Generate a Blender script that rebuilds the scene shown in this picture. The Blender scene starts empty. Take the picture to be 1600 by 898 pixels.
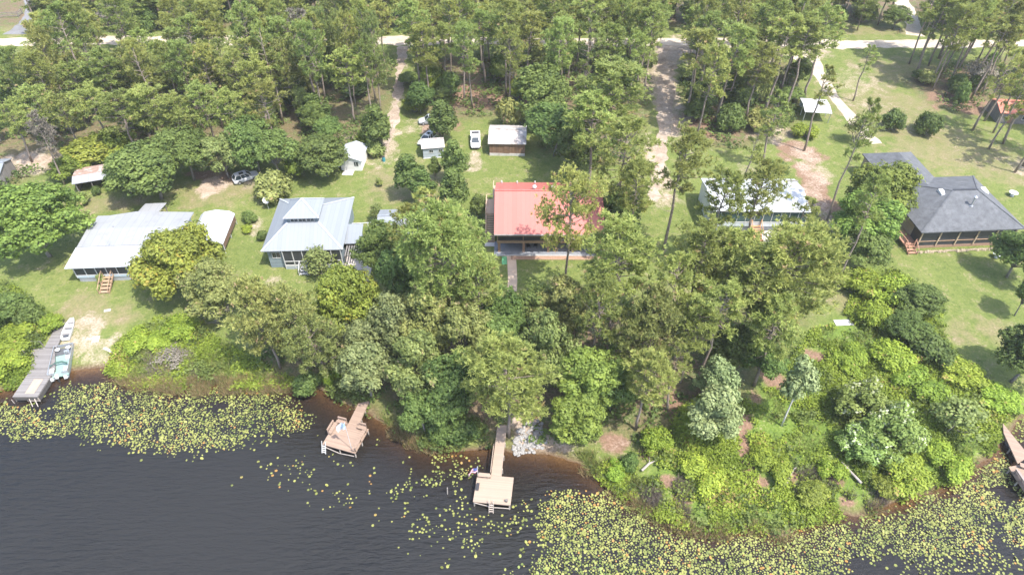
import bpy, bmesh, math, random
import numpy as np
from mathutils import Vector, Matrix
R = math.radians
SC = bpy.context.scene
COL = SC.collection
rnd = random.Random(7)

# ---------------------------------------------------------------- camera: measured from the photograph
CAM_H = 72.0; PITCH = R(42.8); FOC = 1067.0; CU, CV = 800.0, 449.0
SP, CP = math.sin(PITCH), math.cos(PITCH)
LAND = 1.2                                   # height of the lots above the lake
def P(u, v, z=LAND):                         # a measured point of the photograph -> where it stands at height z
    dx = (u-CU)/FOC; dy = (CV-v)/FOC
    t = (CAM_H-z)/(SP-dy*CP)
    return Vector((t*dx, t*(CP+dy*SP), z))
def proj(p):
    x, y, z = p[0], p[1], p[2]-CAM_H
    d = y*CP - z*SP; up = y*SP + z*CP
    return (CU+FOC*x/d, CV-FOC*up/d)
def depth(p): return p[1]*CP-(p[2]-CAM_H)*SP
cam = bpy.data.cameras.new('camera'); cam.sensor_width = 36; cam.lens = 36*FOC/1600
cam.clip_start = 1; cam.clip_end = 6000
co = bpy.data.objects.new('camera', cam); COL.objects.link(co)
co.location = (0, 0, CAM_H); co.rotation_euler = (R(90)-PITCH, 0, 0); SC.camera = co

# ---------------------------------------------------------------- light
SUN = Vector((0.77, -0.64, 0)).normalized()*math.cos(R(62)) + Vector((0, 0, math.sin(R(62))))
W = bpy.data.worlds.new('World'); SC.world = W; W.use_nodes = True
nt = W.node_tree; bg = nt.nodes['Background']; sky = nt.nodes.new('ShaderNodeTexSky')
sky.sky_type = 'NISHITA'; sky.sun_disc = False; sky.sun_elevation = R(62); sky.sun_rotation = R(129.7)
sky.air_density = 1.0; sky.dust_density = 2.0; sky.ozone_density = 1.0
nt.links.new(sky.outputs[0], bg.inputs[0]); bg.inputs[1].default_value = 0.15
sl = bpy.data.lights.new('sun', 'SUN'); sl.energy = 2.65; sl.angle = R(0.5); sl.color = (1.0, 0.95, 0.87)
so = bpy.data.objects.new('sun', sl); COL.objects.link(so); so.rotation_euler = (-SUN).to_track_quat('-Z', 'Y').to_euler()
so.location = (0, 0, 150)
vs = SC.view_settings; vs.view_transform = 'Standard'; vs.look = 'None'; vs.exposure = 1.76; vs.gamma = 1.0
vs.use_curve_mapping = False
SC.render.engine = 'CYCLES'
cy = SC.cycles; cy.max_bounces = 9; cy.diffuse_bounces = 6; cy.glossy_bounces = 2; cy.transmission_bounces = 6
cy.transparent_max_bounces = 6; cy.volume_bounces = 1; cy.caustics_reflective = False; cy.caustics_refractive = False

# ---------------------------------------------------------------- object helpers
def tag(o, label=None, cat=None, group=None, kind=None):
    if label: o['label'] = label
    if cat: o['category'] = cat
    if group: o['group'] = group
    if kind: o['kind'] = kind
    return o
def empty(name, loc, rz=0.0, label=None, cat=None, group=None):
    o = bpy.data.objects.new(name, None); COL.objects.link(o); o.empty_display_size = .5
    o.location = loc; o.rotation_euler = (0, 0, rz); return tag(o, label, cat, group)
def link(name, me, parent=None):
    o = bpy.data.objects.new(name, me); COL.objects.link(o)
    if parent: o.parent = parent
    return o
def np_mesh(name, V, F, mat=None, tint=None, smooth=False, attrs=None):
    """V (n,3), F (m,k) int"""
    V = np.asarray(V, np.float32); F = np.asarray(F, np.int32)
    me = bpy.data.meshes.new(name)
    me.vertices.add(len(V)); me.vertices.foreach_set('co', V.ravel())
    k = F.shape[1]; me.loops.add(F.size); me.loops.foreach_set('vertex_index', F.ravel())
    me.polygons.add(len(F)); me.polygons.foreach_set('loop_start', np.arange(0, F.size, k, dtype=np.int32))
    me.polygons.foreach_set('loop_total', np.full(len(F), k, np.int32))
    if smooth: me.polygons.foreach_set('use_smooth', np.ones(len(F), bool))
    if tint is not None:
        a = me.attributes.new('tint', 'FLOAT', 'POINT'); a.data.foreach_set('value', np.asarray(tint, np.float32))
    for k_, v_ in (attrs or {}).items():
        a = me.attributes.new(k_, 'FLOAT', 'POINT'); a.data.foreach_set('value', np.asarray(v_, np.float32))
    me.update(calc_edges=True)
    if mat: me.materials.append(mat)
    return me
class MB:
    """collects shapes, then links them as one mesh object"""
    def __init__(s): s.v = []; s.f = []
    def poly(s, pts):
        n = len(s.v); s.v += [tuple(p) for p in pts]; s.f.append(tuple(range(n, n+len(pts)))); return s
    def hexa(s, b, t):                       # 4 bottom points counter-clockwise, 4 top points
        n = len(s.v); s.v += [tuple(p) for p in b]+[tuple(p) for p in t]
        s.f += [(n+3, n+2, n+1, n), (n+4, n+5, n+6, n+7)]
        for i in range(4): j = (i+1) % 4; s.f.append((n+i, n+j, n+4+j, n+4+i))
        return s
    def box(s, x0, x1, y0, y1, z0, z1):
        b = [(x0, y0, z0), (x1, y0, z0), (x1, y1, z0), (x0, y1, z0)]
        return s.hexa(b, [(p[0], p[1], z1) for p in b])
    def slab(s, pts, t):                     # a polygon (ccw from above) thickened straight down by t
        n = len(s.v); k = len(pts)
        s.v += [tuple(p) for p in pts]+[(p[0], p[1], p[2]-t) for p in pts]
        s.f.append(tuple(range(n, n+k))); s.f.append(tuple(range(n+2*k-1, n+k-1, -1)))
        for i in range(k): j = (i+1) % k; s.f.append((n+j, n+i, n+k+i, n+k+j))
        return s
    def beam(s, a, b, w, h, up=(0, 0, 1)):
        a = Vector(a); b = Vector(b); d = (b-a).normalized(); u = Vector(up)
        if abs(d.dot(u)) > .99: u = Vector((0, 1, 0))
        sx = d.cross(u).normalized()*w/2; sy = sx.cross(d).normalized()*h/2
        return s.hexa([a-sx-sy, a+sx-sy, a+sx+sy, a-sx+sy][::-1], [b-sx-sy, b+sx-sy, b+sx+sy, b-sx+sy][::-1])
    def tube(s, pts, rad, n=8, cap=True):
        pts = [Vector(p) for p in pts]; base = len(s.v)
        if not hasattr(rad, '__len__'): rad = [rad]*len(pts)
        ref = Vector((1, 0, 0))
        for i, p in enumerate(pts):
            d = (pts[min(i+1, len(pts)-1)]-pts[max(i-1, 0)]).normalized()
            r_ = ref if abs(d.dot(ref)) < .9 else Vector((0, 1, 0))
            a = d.cross(r_).normalized(); b = d.cross(a)
            for k in range(n):
                t = 2*math.pi*k/n; s.v.append(tuple(p+(a*math.cos(t)+b*math.sin(t))*rad[i]))
        for i in range(len(pts)-1):
            for k in range(n):
                k2 = (k+1) % n; o = base+i*n
                s.f.append((o+k, o+k2, o+n+k2, o+n+k))
        if cap:
            s.f.append(tuple(base+k for k in range(n))[::-1]); o = base+(len(pts)-1)*n
            s.f.append(tuple(o+k for k in range(n)))
        return s
    def disc(s, c, r, n=12, tilt=(0, 0)):
        c = Vector(c)
        return s.poly([c+Vector((r*math.cos(2*math.pi*i/n), r*math.sin(2*math.pi*i/n), tilt[0]*math.cos(2*math.pi*i/n)*r+tilt[1]*math.sin(2*math.pi*i/n)*r)) for i in range(n)])
    def mesh(s, name, mat, smooth=False, bevel=0):
        me = bpy.data.meshes.new(name); me.from_pydata(s.v, [], s.f)
        bm = bmesh.new(); bm.from_mesh(me)
        if bevel:
            bmesh.ops.remove_doubles(bm, verts=bm.verts, dist=1e-4)
            bmesh.ops.bevel(bm, geom=[e for e in bm.edges if e.is_manifold and e.calc_face_angle(0) > .5], offset=bevel, segments=2, affect='EDGES', clamp_overlap=True)
        bmesh.ops.recalc_face_normals(bm, faces=bm.faces); bm.to_mesh(me); bm.free()
        if smooth:
            for p in me.polygons: p.use_smooth = True
        me.materials.append(mat); return me
    def build(s, name, mat, parent=None, smooth=False, bevel=0):
        return link(name, s.mesh(name, mat, smooth, bevel), parent)
def copy_tree(o, loc=None, rz=None, scale=None, label=None, parent=None):
    c = o.copy(); COL.objects.link(c)
    if parent: c.parent = parent
    if loc is not None: c.location = loc
    if rz is not None: c.rotation_euler = (0, 0, rz)
    if scale is not None: c.scale = scale
    if label: c['label'] = label
    for ch in o.children: copy_tree(ch, parent=c)
    return c

# ---------------------------------------------------------------- materials
def new_mat(name):
    m = bpy.data.materials.new(name); m.use_nodes = True
    t = m.node_tree; return m, t, t.nodes['Principled BSDF'], t.nodes['Material Output']
def N(t, typ, **kw):
    n = t.nodes.new('ShaderNode'+typ)
    for k, v in kw.items():
        if k.startswith('i_'):
            key = k[2:]; key = int(key) if key.isdigit() else key
            n.inputs[key].default_value = v
        else: setattr(n, k, v)
    return n
def coord(t, sc=(1, 1, 1), rot=(0, 0, 0), world=False):
    tc = N(t, 'TexCoord'); mp = N(t, 'Mapping'); mp.inputs['Scale'].default_value = sc; mp.inputs['Rotation'].default_value = rot
    if world: g = N(t, 'NewGeometry'); t.links.new(g.outputs['Position'], mp.inputs[0])
    else: t.links.new(tc.outputs['Object'], mp.inputs[0])
    return mp.outputs[0]
def noise(t, vec, scale, detail=4, rough=.55):
    n = N(t, 'TexNoise'); n.inputs['Scale'].default_value = scale; n.inputs['Detail'].default_value = detail
    n.inputs['Roughness'].default_value = rough; t.links.new(vec, n.inputs['Vector']); return n.outputs[0]
def ramp(t, fac, stops):
    r = N(t, 'ValToRGB'); e = r.color_ramp.elements
    while len(e) < len(stops): e.new(.5)
    for x, (p, c) in zip(e, stops): x.position = p; x.color = (*c, 1) if len(c) == 3 else c
    t.links.new(fac, r.inputs[0]); return r.outputs[0]
def mixc(t, fac, a, b, blend='MIX'):
    m = N(t, 'Mix', data_type='RGBA', blend_type=blend)
    for val, i in ((fac, 0), (a, 6), (b, 7)):
        if hasattr(val, 'is_linked') or hasattr(val, 'links'): t.links.new(val, m.inputs[i])
        else: m.inputs[i].default_value = val if i == 0 else ((*val, 1) if len(val) == 3 else val)
    return m.outputs[2]
def math_(t, op, a, b=0.0, clamp=False):
    m = N(t, 'Math', operation=op, use_clamp=clamp)
    for val, i in ((a, 0), (b, 1)):
        if hasattr(val, 'links'): t.links.new(val, m.inputs[i])
        else: m.inputs[i].default_value = val
    return m.outputs[0]
def bump(t, b, h, strength=.3, dist=.05):
    n = N(t, 'Bump'); n.inputs['Strength'].default_value = strength; n.inputs['Distance'].default_value = dist
    t.links.new(h, n.inputs['Height']); t.links.new(n.outputs[0], b.inputs['Normal'])
def simple(name, col, rough=.7, var=.25, scale=1.5, metal=0.0, bmp=0.0, spec=.4, col2=None, dirt=None, wear=.5):
    m, t, b, o = new_mat(name)
    v = coord(t); n1 = noise(t, v, scale, 5); n2 = noise(t, v, scale*6, 3)
    k = math_(t, 'ADD', math_(t, 'MULTIPLY', n1, .65), math_(t, 'MULTIPLY', n2, .35))
    c2 = col2 or tuple(c*(1-var) for c in col); c1 = tuple(min(1, c*(1+var*.6)) for c in col) if not col2 else col
    c = ramp(t, k, [(.34, c2), (.66, c1)])
    if dirt: c = mixc(t, ramp(t, noise(t, v, scale*.55, 6, .7), [(wear, (0, 0, 0)), (wear+.15, (1, 1, 1))]), c, dirt)
    t.links.new(c, b.inputs['Base Color']); b.inputs['Roughness'].default_value = rough
    b.inputs['Metallic'].default_value = metal; b.inputs['Specular IOR Level'].default_value = spec
    if bmp: bump(t, b, n2, bmp)
    return m
def banded(name, col, col2, axis=0, pitch=.4, seam=.06, seamcol=None, rough=.5, spec=.4, var=.12, dirt=None, metal=0., bmp=.3):
    """boards or metal panels: each band its own tone, thin seams between"""
    m, t, b, o = new_mat(name); tc = N(t, 'TexCoord'); sp = N(t, 'SeparateXYZ'); t.links.new(tc.outputs['Object'], sp.inputs[0])
    x = math_(t, 'DIVIDE', sp.outputs[axis], pitch); fl = math_(t, 'FLOOR', x); fr = math_(t, 'FRACT', x)
    wn = N(t, 'TexWhiteNoise', noise_dimensions='1D'); t.links.new(fl, wn.inputs['W'])
    v = coord(t); n1 = noise(t, v, .8, 6, .65); n2 = noise(t, v, 7, 3)
    k = math_(t, 'ADD', math_(t, 'MULTIPLY', wn.outputs[0], .45), math_(t, 'ADD', math_(t, 'MULTIPLY', n1, .38), math_(t, 'MULTIPLY', n2, .17)))
    c = ramp(t, k, [(.25, col2), (.75, col)])
    if dirt: c = mixc(t, ramp(t, noise(t, v, .45, 7, .7), [(.52, (0, 0, 0)), (.72, (.8, .8, .8))]), c, dirt)
    ed = math_(t, 'LESS_THAN', fr, seam)
    c = mixc(t, ed, c, seamcol or tuple(q*.55 for q in col2))
    t.links.new(c, b.inputs['Base Color']); b.inputs['Roughness'].default_value = rough; b.inputs['Metallic'].default_value = metal
    b.inputs['Specular IOR Level'].default_value = spec
    if bmp: bump(t, b, math_(t, 'ADD', math_(t, 'MULTIPLY', ed, 1), math_(t, 'MULTIPLY', n2, .2)), bmp, .03)
    return m
def foliage(name, dark, light, odd=None, trans=.35, huevar=.03, valvar=.3, oddat=.9):
    m, t, b, o = new_mat(name)
    at = N(t, 'Attribute', attribute_name='tint'); oi = N(t, 'ObjectInfo')
    stops = [(0., dark), (.85, light)]
    if odd: stops = [(0., dark), (.8, light), (oddat, light), (min(1, oddat+.06), odd)]
    c = ramp(t, at.outputs['Fac'], stops)
    h = N(t, 'HueSaturation'); t.links.new(c, h.inputs['Color'])
    t.links.new(math_(t, 'ADD', math_(t, 'MULTIPLY', oi.outputs['Random'], 2*huevar), .5-huevar), h.inputs['Hue'])
    fr = math_(t, 'FRACT', math_(t, 'MULTIPLY', oi.outputs['Random'], 17.3))
    t.links.new(math_(t, 'ADD', math_(t, 'MULTIPLY', fr, 2*valvar), 1-valvar), h.inputs['Value'])
    h.inputs['Saturation'].default_value = 1.05
    b.inputs['Roughness'].default_value = .6; b.inputs['Specular IOR Level'].default_value = .25
    t.links.new(h.outputs[0], b.inputs['Base Color'])
    tr = N(t, 'BsdfTranslucent'); t.links.new(h.outputs[0], tr.inputs[0])
    mx = N(t, 'MixShader'); mx.inputs[0].default_value = trans
    t.links.new(b.outputs[0], mx.inputs[1]); t.links.new(tr.outputs[0], mx.inputs[2]); t.links.new(mx.outputs[0], o.inputs[0])
    return m
# ================================================================ ground
shore_px = [(-900, 640), (-400, 622), (-120, 610), (0, 612), (50, 602), (75, 588), (112, 582), (160, 577), (200, 590), (260, 602), (330, 600), (400, 596),
    (450, 601), (500, 607), (535, 628), (570, 640), (600, 660), (640, 686), (690, 702), (740, 700), (775, 700), (815, 706), (860, 713), (905, 724), (940, 750),
    (975, 774), (1010, 797), (1060, 820), (1110, 830), (1180, 823), (1215, 838), (1260, 816), (1300, 801), (1340, 803), (1400, 786),
    (1450, 771), (1500, 746), (1545, 722), (1568, 690), (1590, 652), (1640, 632), (1760, 622), (2100, 640), (2700, 700)]
SH = np.array([P(u, v, 0)[:2] for u, v in shore_px])
for i in range(1, len(SH)): SH[i, 0] = max(SH[i, 0], SH[i-1, 0]+.05)
SH = np.vstack([[-4000, SH[0, 1]+20], SH, [4000, SH[-1, 1]+20]])
def vnoise(x, y, s, seed=0):
    """cheap smooth value noise"""
    x = np.asarray(x)/s; y = np.asarray(y)/s
    xi = np.floor(x).astype(np.int64); yi = np.floor(y).astype(np.int64); fx = x-xi; fy = y-yi
    def h(a, b):
        n = (a*374761393+b*668265263+seed*974711) & 0x7fffffff
        n = ((n ^ (n >> 13))*1274126177) & 0x7fffffff
        return ((n ^ (n >> 16)) & 0xffff)/65535.
    fx = fx*fx*(3-2*fx); fy = fy*fy*(3-2*fy)
    return (h(xi, yi)*(1-fx)+h(xi+1, yi)*fx)*(1-fy)+(h(xi, yi+1)*(1-fx)+h(xi+1, yi+1)*fx)*fy
def sdist(x, y):
    """signed distance to the shore, + on land"""
    x = np.asarray(x, float); y = np.asarray(y, float); d = np.full(x.shape, 1e9)
    for i in range(len(SH)-1):
        a = SH[i]; b = SH[i+1]; ab = b-a
        t = np.clip(((x-a[0])*ab[0]+(y-a[1])*ab[1])/(ab@ab), 0, 1)
        d = np.minimum(d, np.hypot(x-a[0]-t*ab[0], y-a[1]-t*ab[1]))
    return np.where(y > np.interp(x, SH[:, 0], SH[:, 1]), d, -d)
def height(x, y):
    x = np.asarray(x, float); y = np.asarray(y, float)
    d = sdist(x, y)+(vnoise(x, y, 2.2, 3)-.5)*1.1*(np.abs(y) < 400)
    t = np.clip(d/14, 0, 1); land = LAND*(1-(1-t)**2.2)
    return np.where(d > 0, land, np.maximum(-.13*np.abs(d)-.02, -2.6))
def H(x, y): return float(height(np.array([x]), np.array([y]))[0])
def G(u, v):                                 # ground point under a measured spot
    p = P(u, v, LAND)
    for _ in range(3): p = P(u, v, max(0, H(p.x, p.y)))
    return p

gx = np.concatenate([[-4000, -1500, -600, -350, -240, -200], np.arange(-172, 172.1, .55), [200, 240, 350, 600, 1500, 4000]])
gy = np.concatenate([[-3000, -1000, -300, -80, -20, 10], np.arange(26, 214, .55), [225, 245, 300, 450, 900, 2000, 5000]])
GX, GY = np.meshgrid(gx, gy); X = GX.ravel(); Y = GY.ravel(); nx, ny = len(gx), len(gy)
SD = sdist(X, Y); Z = height(X, Y)
ch = {k: np.zeros(X.shape) for k in ('sand', 'litter', 'lush', 'dry', 'bare')}
def inpoly(x, y, poly):
    c = np.zeros(x.shape, bool); n = len(poly)
    for i in range(n):
        x1, y1 = poly[i]; x2, y2 = poly[(i+1) % n]
        if y1 == y2: continue
        c ^= ((y1 > y) != (y2 > y)) & (x < (x2-x1)*(y-y1)/(y2-y1)+x1)
    return c
def wpoly(px): return [tuple(P(u, v)[:2]) for u, v in px]
def blur(m, k):
    m = m.reshape(ny, nx)
    for ax in (0, 1):
        for _ in range(2):
            s = np.cumsum(np.pad(m, [(k+1, k) if a == ax else (0, 0) for a in (0, 1)], mode='edge'), axis=ax)
            n = m.shape[ax]
            m = (np.take(s, range(2*k+1, 2*k+1+n), ax)-np.take(s, range(0, n), ax))/(2*k+1)
    return m.ravel()
def paint_poly(c, px, val=1.0, soft=3):
    m = inpoly(X+(vnoise(X, Y, 3, 5)-.5)*4, Y+(vnoise(X, Y, 3, 9)-.5)*4, wpoly(px)).astype(float)
    ch[c] = np.maximum(ch[c], blur(m, soft)*val)
def paint(c, u, v, ru, rv, val=1.0, sub=False):
    p = P(u, v); zz = depth(p); dep = math.atan2(CAM_H-p.z, p.y); rx = ru*zz/FOC; ry = rv*zz/FOC/math.sin(dep)
    r = np.hypot((X-p.x)/rx, (Y-p.y)/ry)+(vnoise(X, Y, 2.5, 11)-.5)*.8+(vnoise(X, Y, 1.1, 12)-.5)*.6
    w = np.clip((1.25-r)/.5, 0, 1)*val
    ch[c] = np.clip(ch[c]-w, 0, 1) if sub else np.maximum(ch[c], w)
# needle litter under the woods
FOREST = {
 'west': [(-260, 100), (60, 92), (330, 90), (622, 88), (625, 150), (606, 200), (560, 232), (470, 225), (400, 245), (330, 255), (250, 262), (150, 250), (80, 262), (0, 300), (-200, 380)],
 'middle': [(655, 88), (1020, 92), (1015, 150), (1010, 215), (985, 262), (900, 255), (845, 245), (825, 180), (735, 190), (640, 175)],
 'east': [(1060, 112), (1235, 92), (1262, 140), (1245, 185), (1215, 215), (1150, 235), (1070, 220)],
 'corner': [(1395, 118), (1560, 88), (1640, 95), (1640, 150), (1540, 165), (1490, 185), (1440, 150)],
 'bank': [(395, 520), (470, 470), (560, 470), (620, 440), (800, 455), (960, 470), (1080, 470), (1290, 480), (1210, 570), (1160, 640), (1040, 690), (880, 690), (720, 690), (620, 655), (520, 595), (400, 590)]}
for k in FOREST: paint_poly('litter', FOREST[k], {'bank': .8, 'west': .72}.get(k, .85), 5)
paint_poly('litter', [(-300, 44), (60, 46), (330, 44), (700, 42), (1040, 42), (1260, 36), (1420, 34), (1900, 30), (2600, -40), (-900, -40)], .8, 5)
# lawn cut out of it, dry and bare spots
for a in [(560, 240, 60, 16), (540, 290, 90, 30), (870, 270, 70, 22), (1150, 250, 50, 14)]: paint('litter', *a, val=.8, sub=True)
for a in [(20, 20, 60, 26), (30, 45, 40, 8), (1380, 170, 90, 40), (1480, 230, 90, 50), (150, 320, 90, 16), (330, 300, 70, 20), (1560, 520, 40, 20), (1500, 520, 30, 26),
          (1330, 48, 90, 6), (130, 490, 70, 25), (1050, 455, 30, 14), (1400, 110, 60, 20), (1310, 465, 22, 36), (640, 290, 80, 30), (1560, 250, 40, 40)]: paint('dry', *a, val=.5)
for a in [(40, 255, 40, 20, .9), (330, 292, 26, 14, .95), (410, 285, 30, 8, .4), (215, 250, 14, 8, .5), (545, 215, 20, 10, .4), (600, 245, 24, 14, .35), (608, 215, 14, 28, .6), (622, 150, 8, 50, .5), (650, 195, 30, 10, .35),
          (1215, 212, 34, 13, .6), (1262, 250, 22, 34, .55), (1280, 320, 14, 40, .5), (1200, 90, 10, 10, .5), (1170, 265, 20, 10, .4), (1040, 150, 24, 60, .7), (1030, 270, 16, 45, .9), (1045, 310, 25, 12, .6),
          (742, 250, 10, 22, .6), (130, 520, 26, 26, .6), (150, 535, 40, 16, .45), (150, 555, 30, 20, .4), (850, 690, 40, 14, .95), (815, 660, 16, 20, .9), (960, 700, 40, 18, .15), (1330, 130, 40, 22, .35), (1345, 160, 30, 12, .3),
          (400, 355, 8, 18, .5), (1340, 110, 20, 8, .3), (1590, 260, 14, 14, .4), (1400, 195, 40, 10, .25), (1060, 80, 40, 18, 1), (430, 440, 12, 9, .5), (1250, 78, 40, 14, .7)]: paint('sand', *a[:4], val=a[4])
for a in [(1275, 300, 22, 50), (1255, 240, 30, 14), (1275, 558, 17, 11), (1208, 588, 20, 16), (1160, 690, 12, 36), (1045, 748, 16, 9), (1065, 775, 14, 8), (1235, 738, 16, 8), (1310, 742, 14, 10), (1330, 778, 16, 8), (1010, 705, 22, 9), (1190, 750, 10, 7), (1055, 630, 26, 18), (1180, 620, 12, 18), (1165, 655, 10, 20), (960, 688, 22, 14), (100, 250, 20, 14), (345, 275, 40, 10), (1240, 230, 24, 16), (690, 200, 30, 8), (1090, 195, 40, 22), (1500, 160, 40, 14), (1185, 480, 24, 12), (1370, 395, 22, 10),
          (145, 222, 10, 6), (730, 150, 60, 18)]: paint('bare', *a, val=.95)
paint_poly('lush', [(1270, 510), (1310, 500), (1350, 400), (1400, 420), (1470, 470), (1480, 540), (1530, 590), (1600, 640), (1560, 700), (1540, 725), (1400, 785), (1220, 820), (1080, 825), (1010, 780), (940, 735), (1050, 700), (1140, 720), (1180, 660), (1200, 600)], .95, 3)
paint_poly('lush', [(180, 530), (250, 495), (320, 520), (390, 560), (480, 600), (330, 600), (200, 588), (160, 570)], .7, 3)
paint_poly('lush', [(-200, 430), (20, 440), (90, 490), (70, 540), (50, 600), (-200, 620)], .8, 3)
paint('lush', 700, 690, 110, 14, .8)
V = np.stack([X, Y, Z], 1)
ii = np.arange(nx*ny).reshape(ny, nx)
F = np.stack([ii[:-1, :-1].ravel(), ii[:-1, 1:].ravel(), ii[1:, 1:].ravel(), ii[1:, :-1].ravel()], 1)
gm, t, b, o = new_mat('ground')
pos = coord(t, world=True)
def attr(n): return N(t, 'Attribute', attribute_name=n).outputs['Fac']
nA = noise(t, pos, .09, 5, .6); nB = noise(t, pos, .6, 6, .65); nC = noise(t, pos, 3.2, 5, .7); nD = noise(t, pos, 11, 3, .6)
def brk(a, n, k=1.2, w=.25):                 # break a soft mask up with noise
    s = math_(t, 'ADD', a, math_(t, 'MULTIPLY', math_(t, 'SUBTRACT', n, .5), k))
    return math_(t, 'MULTIPLY', math_(t, 'SUBTRACT', s, .5-w), 1/(2*w), clamp=True)
grass = ramp(t, math_(t, 'ADD', math_(t, 'MULTIPLY', nB, .35), math_(t, 'ADD', math_(t, 'MULTIPLY', nC, .45), math_(t, 'MULTIPLY', nA, .2))),
             [(.32, (.068, .096, .024)), (.48, (.118, .148, .038)), (.66, (.185, .195, .066))])
nE = noise(t, pos, 1.5, 7, .78)
grass = mixc(t, ramp(t, nE, [(.53, (0, 0, 0)), (.66, (.75, .75, .75))]), grass, (.045, .075, .018))
grass = mixc(t, ramp(t, noise(t, pos, 2.1, 6, .75), [(.58, (0, 0, 0)), (.72, (.7, .7, .7))]), grass, (.24, .2, .1))
dry = ramp(t, nC, [(.3, (.14, .127, .062)), (.7, (.235, .192, .108))])
c = mixc(t, brk(math_(t, 'ADD', attr('dry'), .1), nB, 1.6, .35), grass, dry)
lit = ramp(t, math_(t, 'ADD', math_(t, 'MULTIPLY', nC, .6), math_(t, 'MULTIPLY', nD, .4)), [(.3, (.06, .042, .027)), (.5, (.135, .095, .062)), (.7, (.27, .2, .135))])
lit = mixc(t, ramp(t, nB, [(.46, (0, 0, 0)), (.62, (1, 1, 1))]), lit, ramp(t, nC, [(.3, (.055, .085, .022)), (.7, (.12, .145, .045))]))
c = mixc(t, brk(attr('litter'), nB, 1.1), c, lit)
lush = ramp(t, math_(t, 'ADD', math_(t, 'MULTIPLY', nC, .6), math_(t, 'MULTIPLY', nB, .4)), [(.3, (.05, .085, .018)), (.5, (.11, .165, .03)), (.7, (.19, .24, .05))])
c = mixc(t, brk(attr('lush'), nB, .9), c, lush)
bare = ramp(t, nC, [(.3, (.12, .075, .05)), (.7, (.26, .165, .115))])
c = mixc(t, brk(attr('bare'), math_(t, 'ADD', math_(t, 'MULTIPLY', nB, .5), math_(t, 'MULTIPLY', nC, .5)), 2.6, .35), c, bare)
sand = ramp(t, math_(t, 'ADD', math_(t, 'MULTIPLY', nC, .55), math_(t, 'MULTIPLY', nB, .45)), [(.3, (.2, .14, .095)), (.5, (.32, .25, .19)), (.7, (.42, .365, .305))])
c = mixc(t, brk(attr('sand'), math_(t, 'ADD', math_(t, 'MULTIPLY', nB, .5), math_(t, 'MULTIPLY', nC, .5)), 2.4, .35), c, sand)
geo = N(t, 'NewGeometry'); sep = N(t, 'SeparateXYZ'); t.links.new(geo.outputs['Position'], sep.inputs[0])
wet = ramp(t, math_(t, 'ADD', sep.outputs[2], math_(t, 'MULTIPLY', math_(t, 'SUBTRACT', nC, .5), .25)), [(.02, (1, 1, 1)), (.22, (0, 0, 0))])
c = mixc(t, wet, c, ramp(t, nC, [(.35, (.085, .056, .032)), (.65, (.15, .105, .065))]))
t.links.new(c, b.inputs['Base Color']); b.inputs['Roughness'].default_value = .9; b.inputs['Specular IOR Level'].default_value = .15
bump(t, b, math_(t, 'ADD', nC, math_(t, 'MULTIPLY', nD, .6)), .5, .25)
ground = tag(link('ground', np_mesh('ground', V, F, gm, smooth=True, attrs=ch)), kind='structure')

# ---------------------------------------------------------------- lake
wx = np.concatenate([[-4000, -1200, -400, -250], np.arange(-170, 171, 1.0), [250, 400, 1200, 4000]])
wy = np.concatenate([[-3000, -900, -250, -60, 0], np.arange(20, 92, 1.0), [120]])
WX, WY = np.meshgrid(wx, wy); wX = WX.ravel(); wY = WY.ravel()
dep_ = np.where(sdist(wX, wY) > 0, 0, np.minimum(.13*np.abs(sdist(wX, wY))+.02, 2.6))
ii = np.arange(len(wx)*len(wy)).reshape(len(wy), len(wx))
WF = np.stack([ii[:-1, :-1].ravel(), ii[:-1, 1:].ravel(), ii[1:, 1:].ravel(), ii[1:, :-1].ravel()], 1)
wm, t, b, o = new_mat('lake_water'); t.nodes.remove(b)
d = N(t, 'Attribute', attribute_name='depth').outputs['Fac']
T = math_(t, 'POWER', 2.718, math_(t, 'MULTIPLY', d, -1.9))
tr = N(t, 'BsdfTransparent'); t.links.new(ramp(t, T, [(0, (.30, .13, .05)), (1, (.95, .86, .72))]), tr.inputs[0])
df = N(t, 'BsdfDiffuse'); df.inputs[0].default_value = (.0205, .0202, .019, 1)
m1 = N(t, 'MixShader'); t.links.new(T, m1.inputs[0]); t.links.new(df.outputs[0], m1.inputs[1]); t.links.new(tr.outputs[0], m1.inputs[2])
gl = N(t, 'BsdfGlossy'); gl.inputs['Roughness'].default_value = .2; gl.inputs[0].default_value = (1, 1, 1, 1)
v1 = coord(t, (.26, 1.0, 1), (0, 0, R(-10)), world=True); v2 = coord(t, (.45, 1.2, 1), (0, 0, R(14)), world=True)
wv = math_(t, 'ADD', noise(t, v1, 2.0, 2, .5), math_(t, 'MULTIPLY', noise(t, v2, 3.4, 2, .55), .4))
calm = ramp(t, noise(t, coord(t, world=True), .035, 3), [(.4, (.4, .4, .4)), (.62, (1, 1, 1))])
bp = N(t, 'Bump'); bp.inputs['Distance'].default_value = .25; t.links.new(math_(t, 'MULTIPLY', calm, .5), bp.inputs['Strength'])
t.links.new(wv, bp.inputs['Height']); t.links.new(bp.outputs[0], gl.inputs['Normal']); bd = N(t, 'Bump'); bd.inputs['Distance'].default_value = .95; t.links.new(math_(t, 'MULTIPLY', calm, 1.0), bd.inputs['Strength']); t.links.new(wv, bd.inputs['Height']); t.links.new(bd.outputs[0], df.inputs['Normal'])
fz = N(t, 'Fresnel'); fz.inputs[0].default_value = 1.33; t.links.new(bp.outputs[0], fz.inputs['Normal'])
m2 = N(t, 'MixShader'); t.links.new(fz.outputs[0], m2.inputs[0]); t.links.new(m1.outputs[0], m2.inputs[1]); t.links.new(gl.outputs[0], m2.inputs[2])
t.links.new(m2.outputs[0], o.inputs[0])
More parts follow.
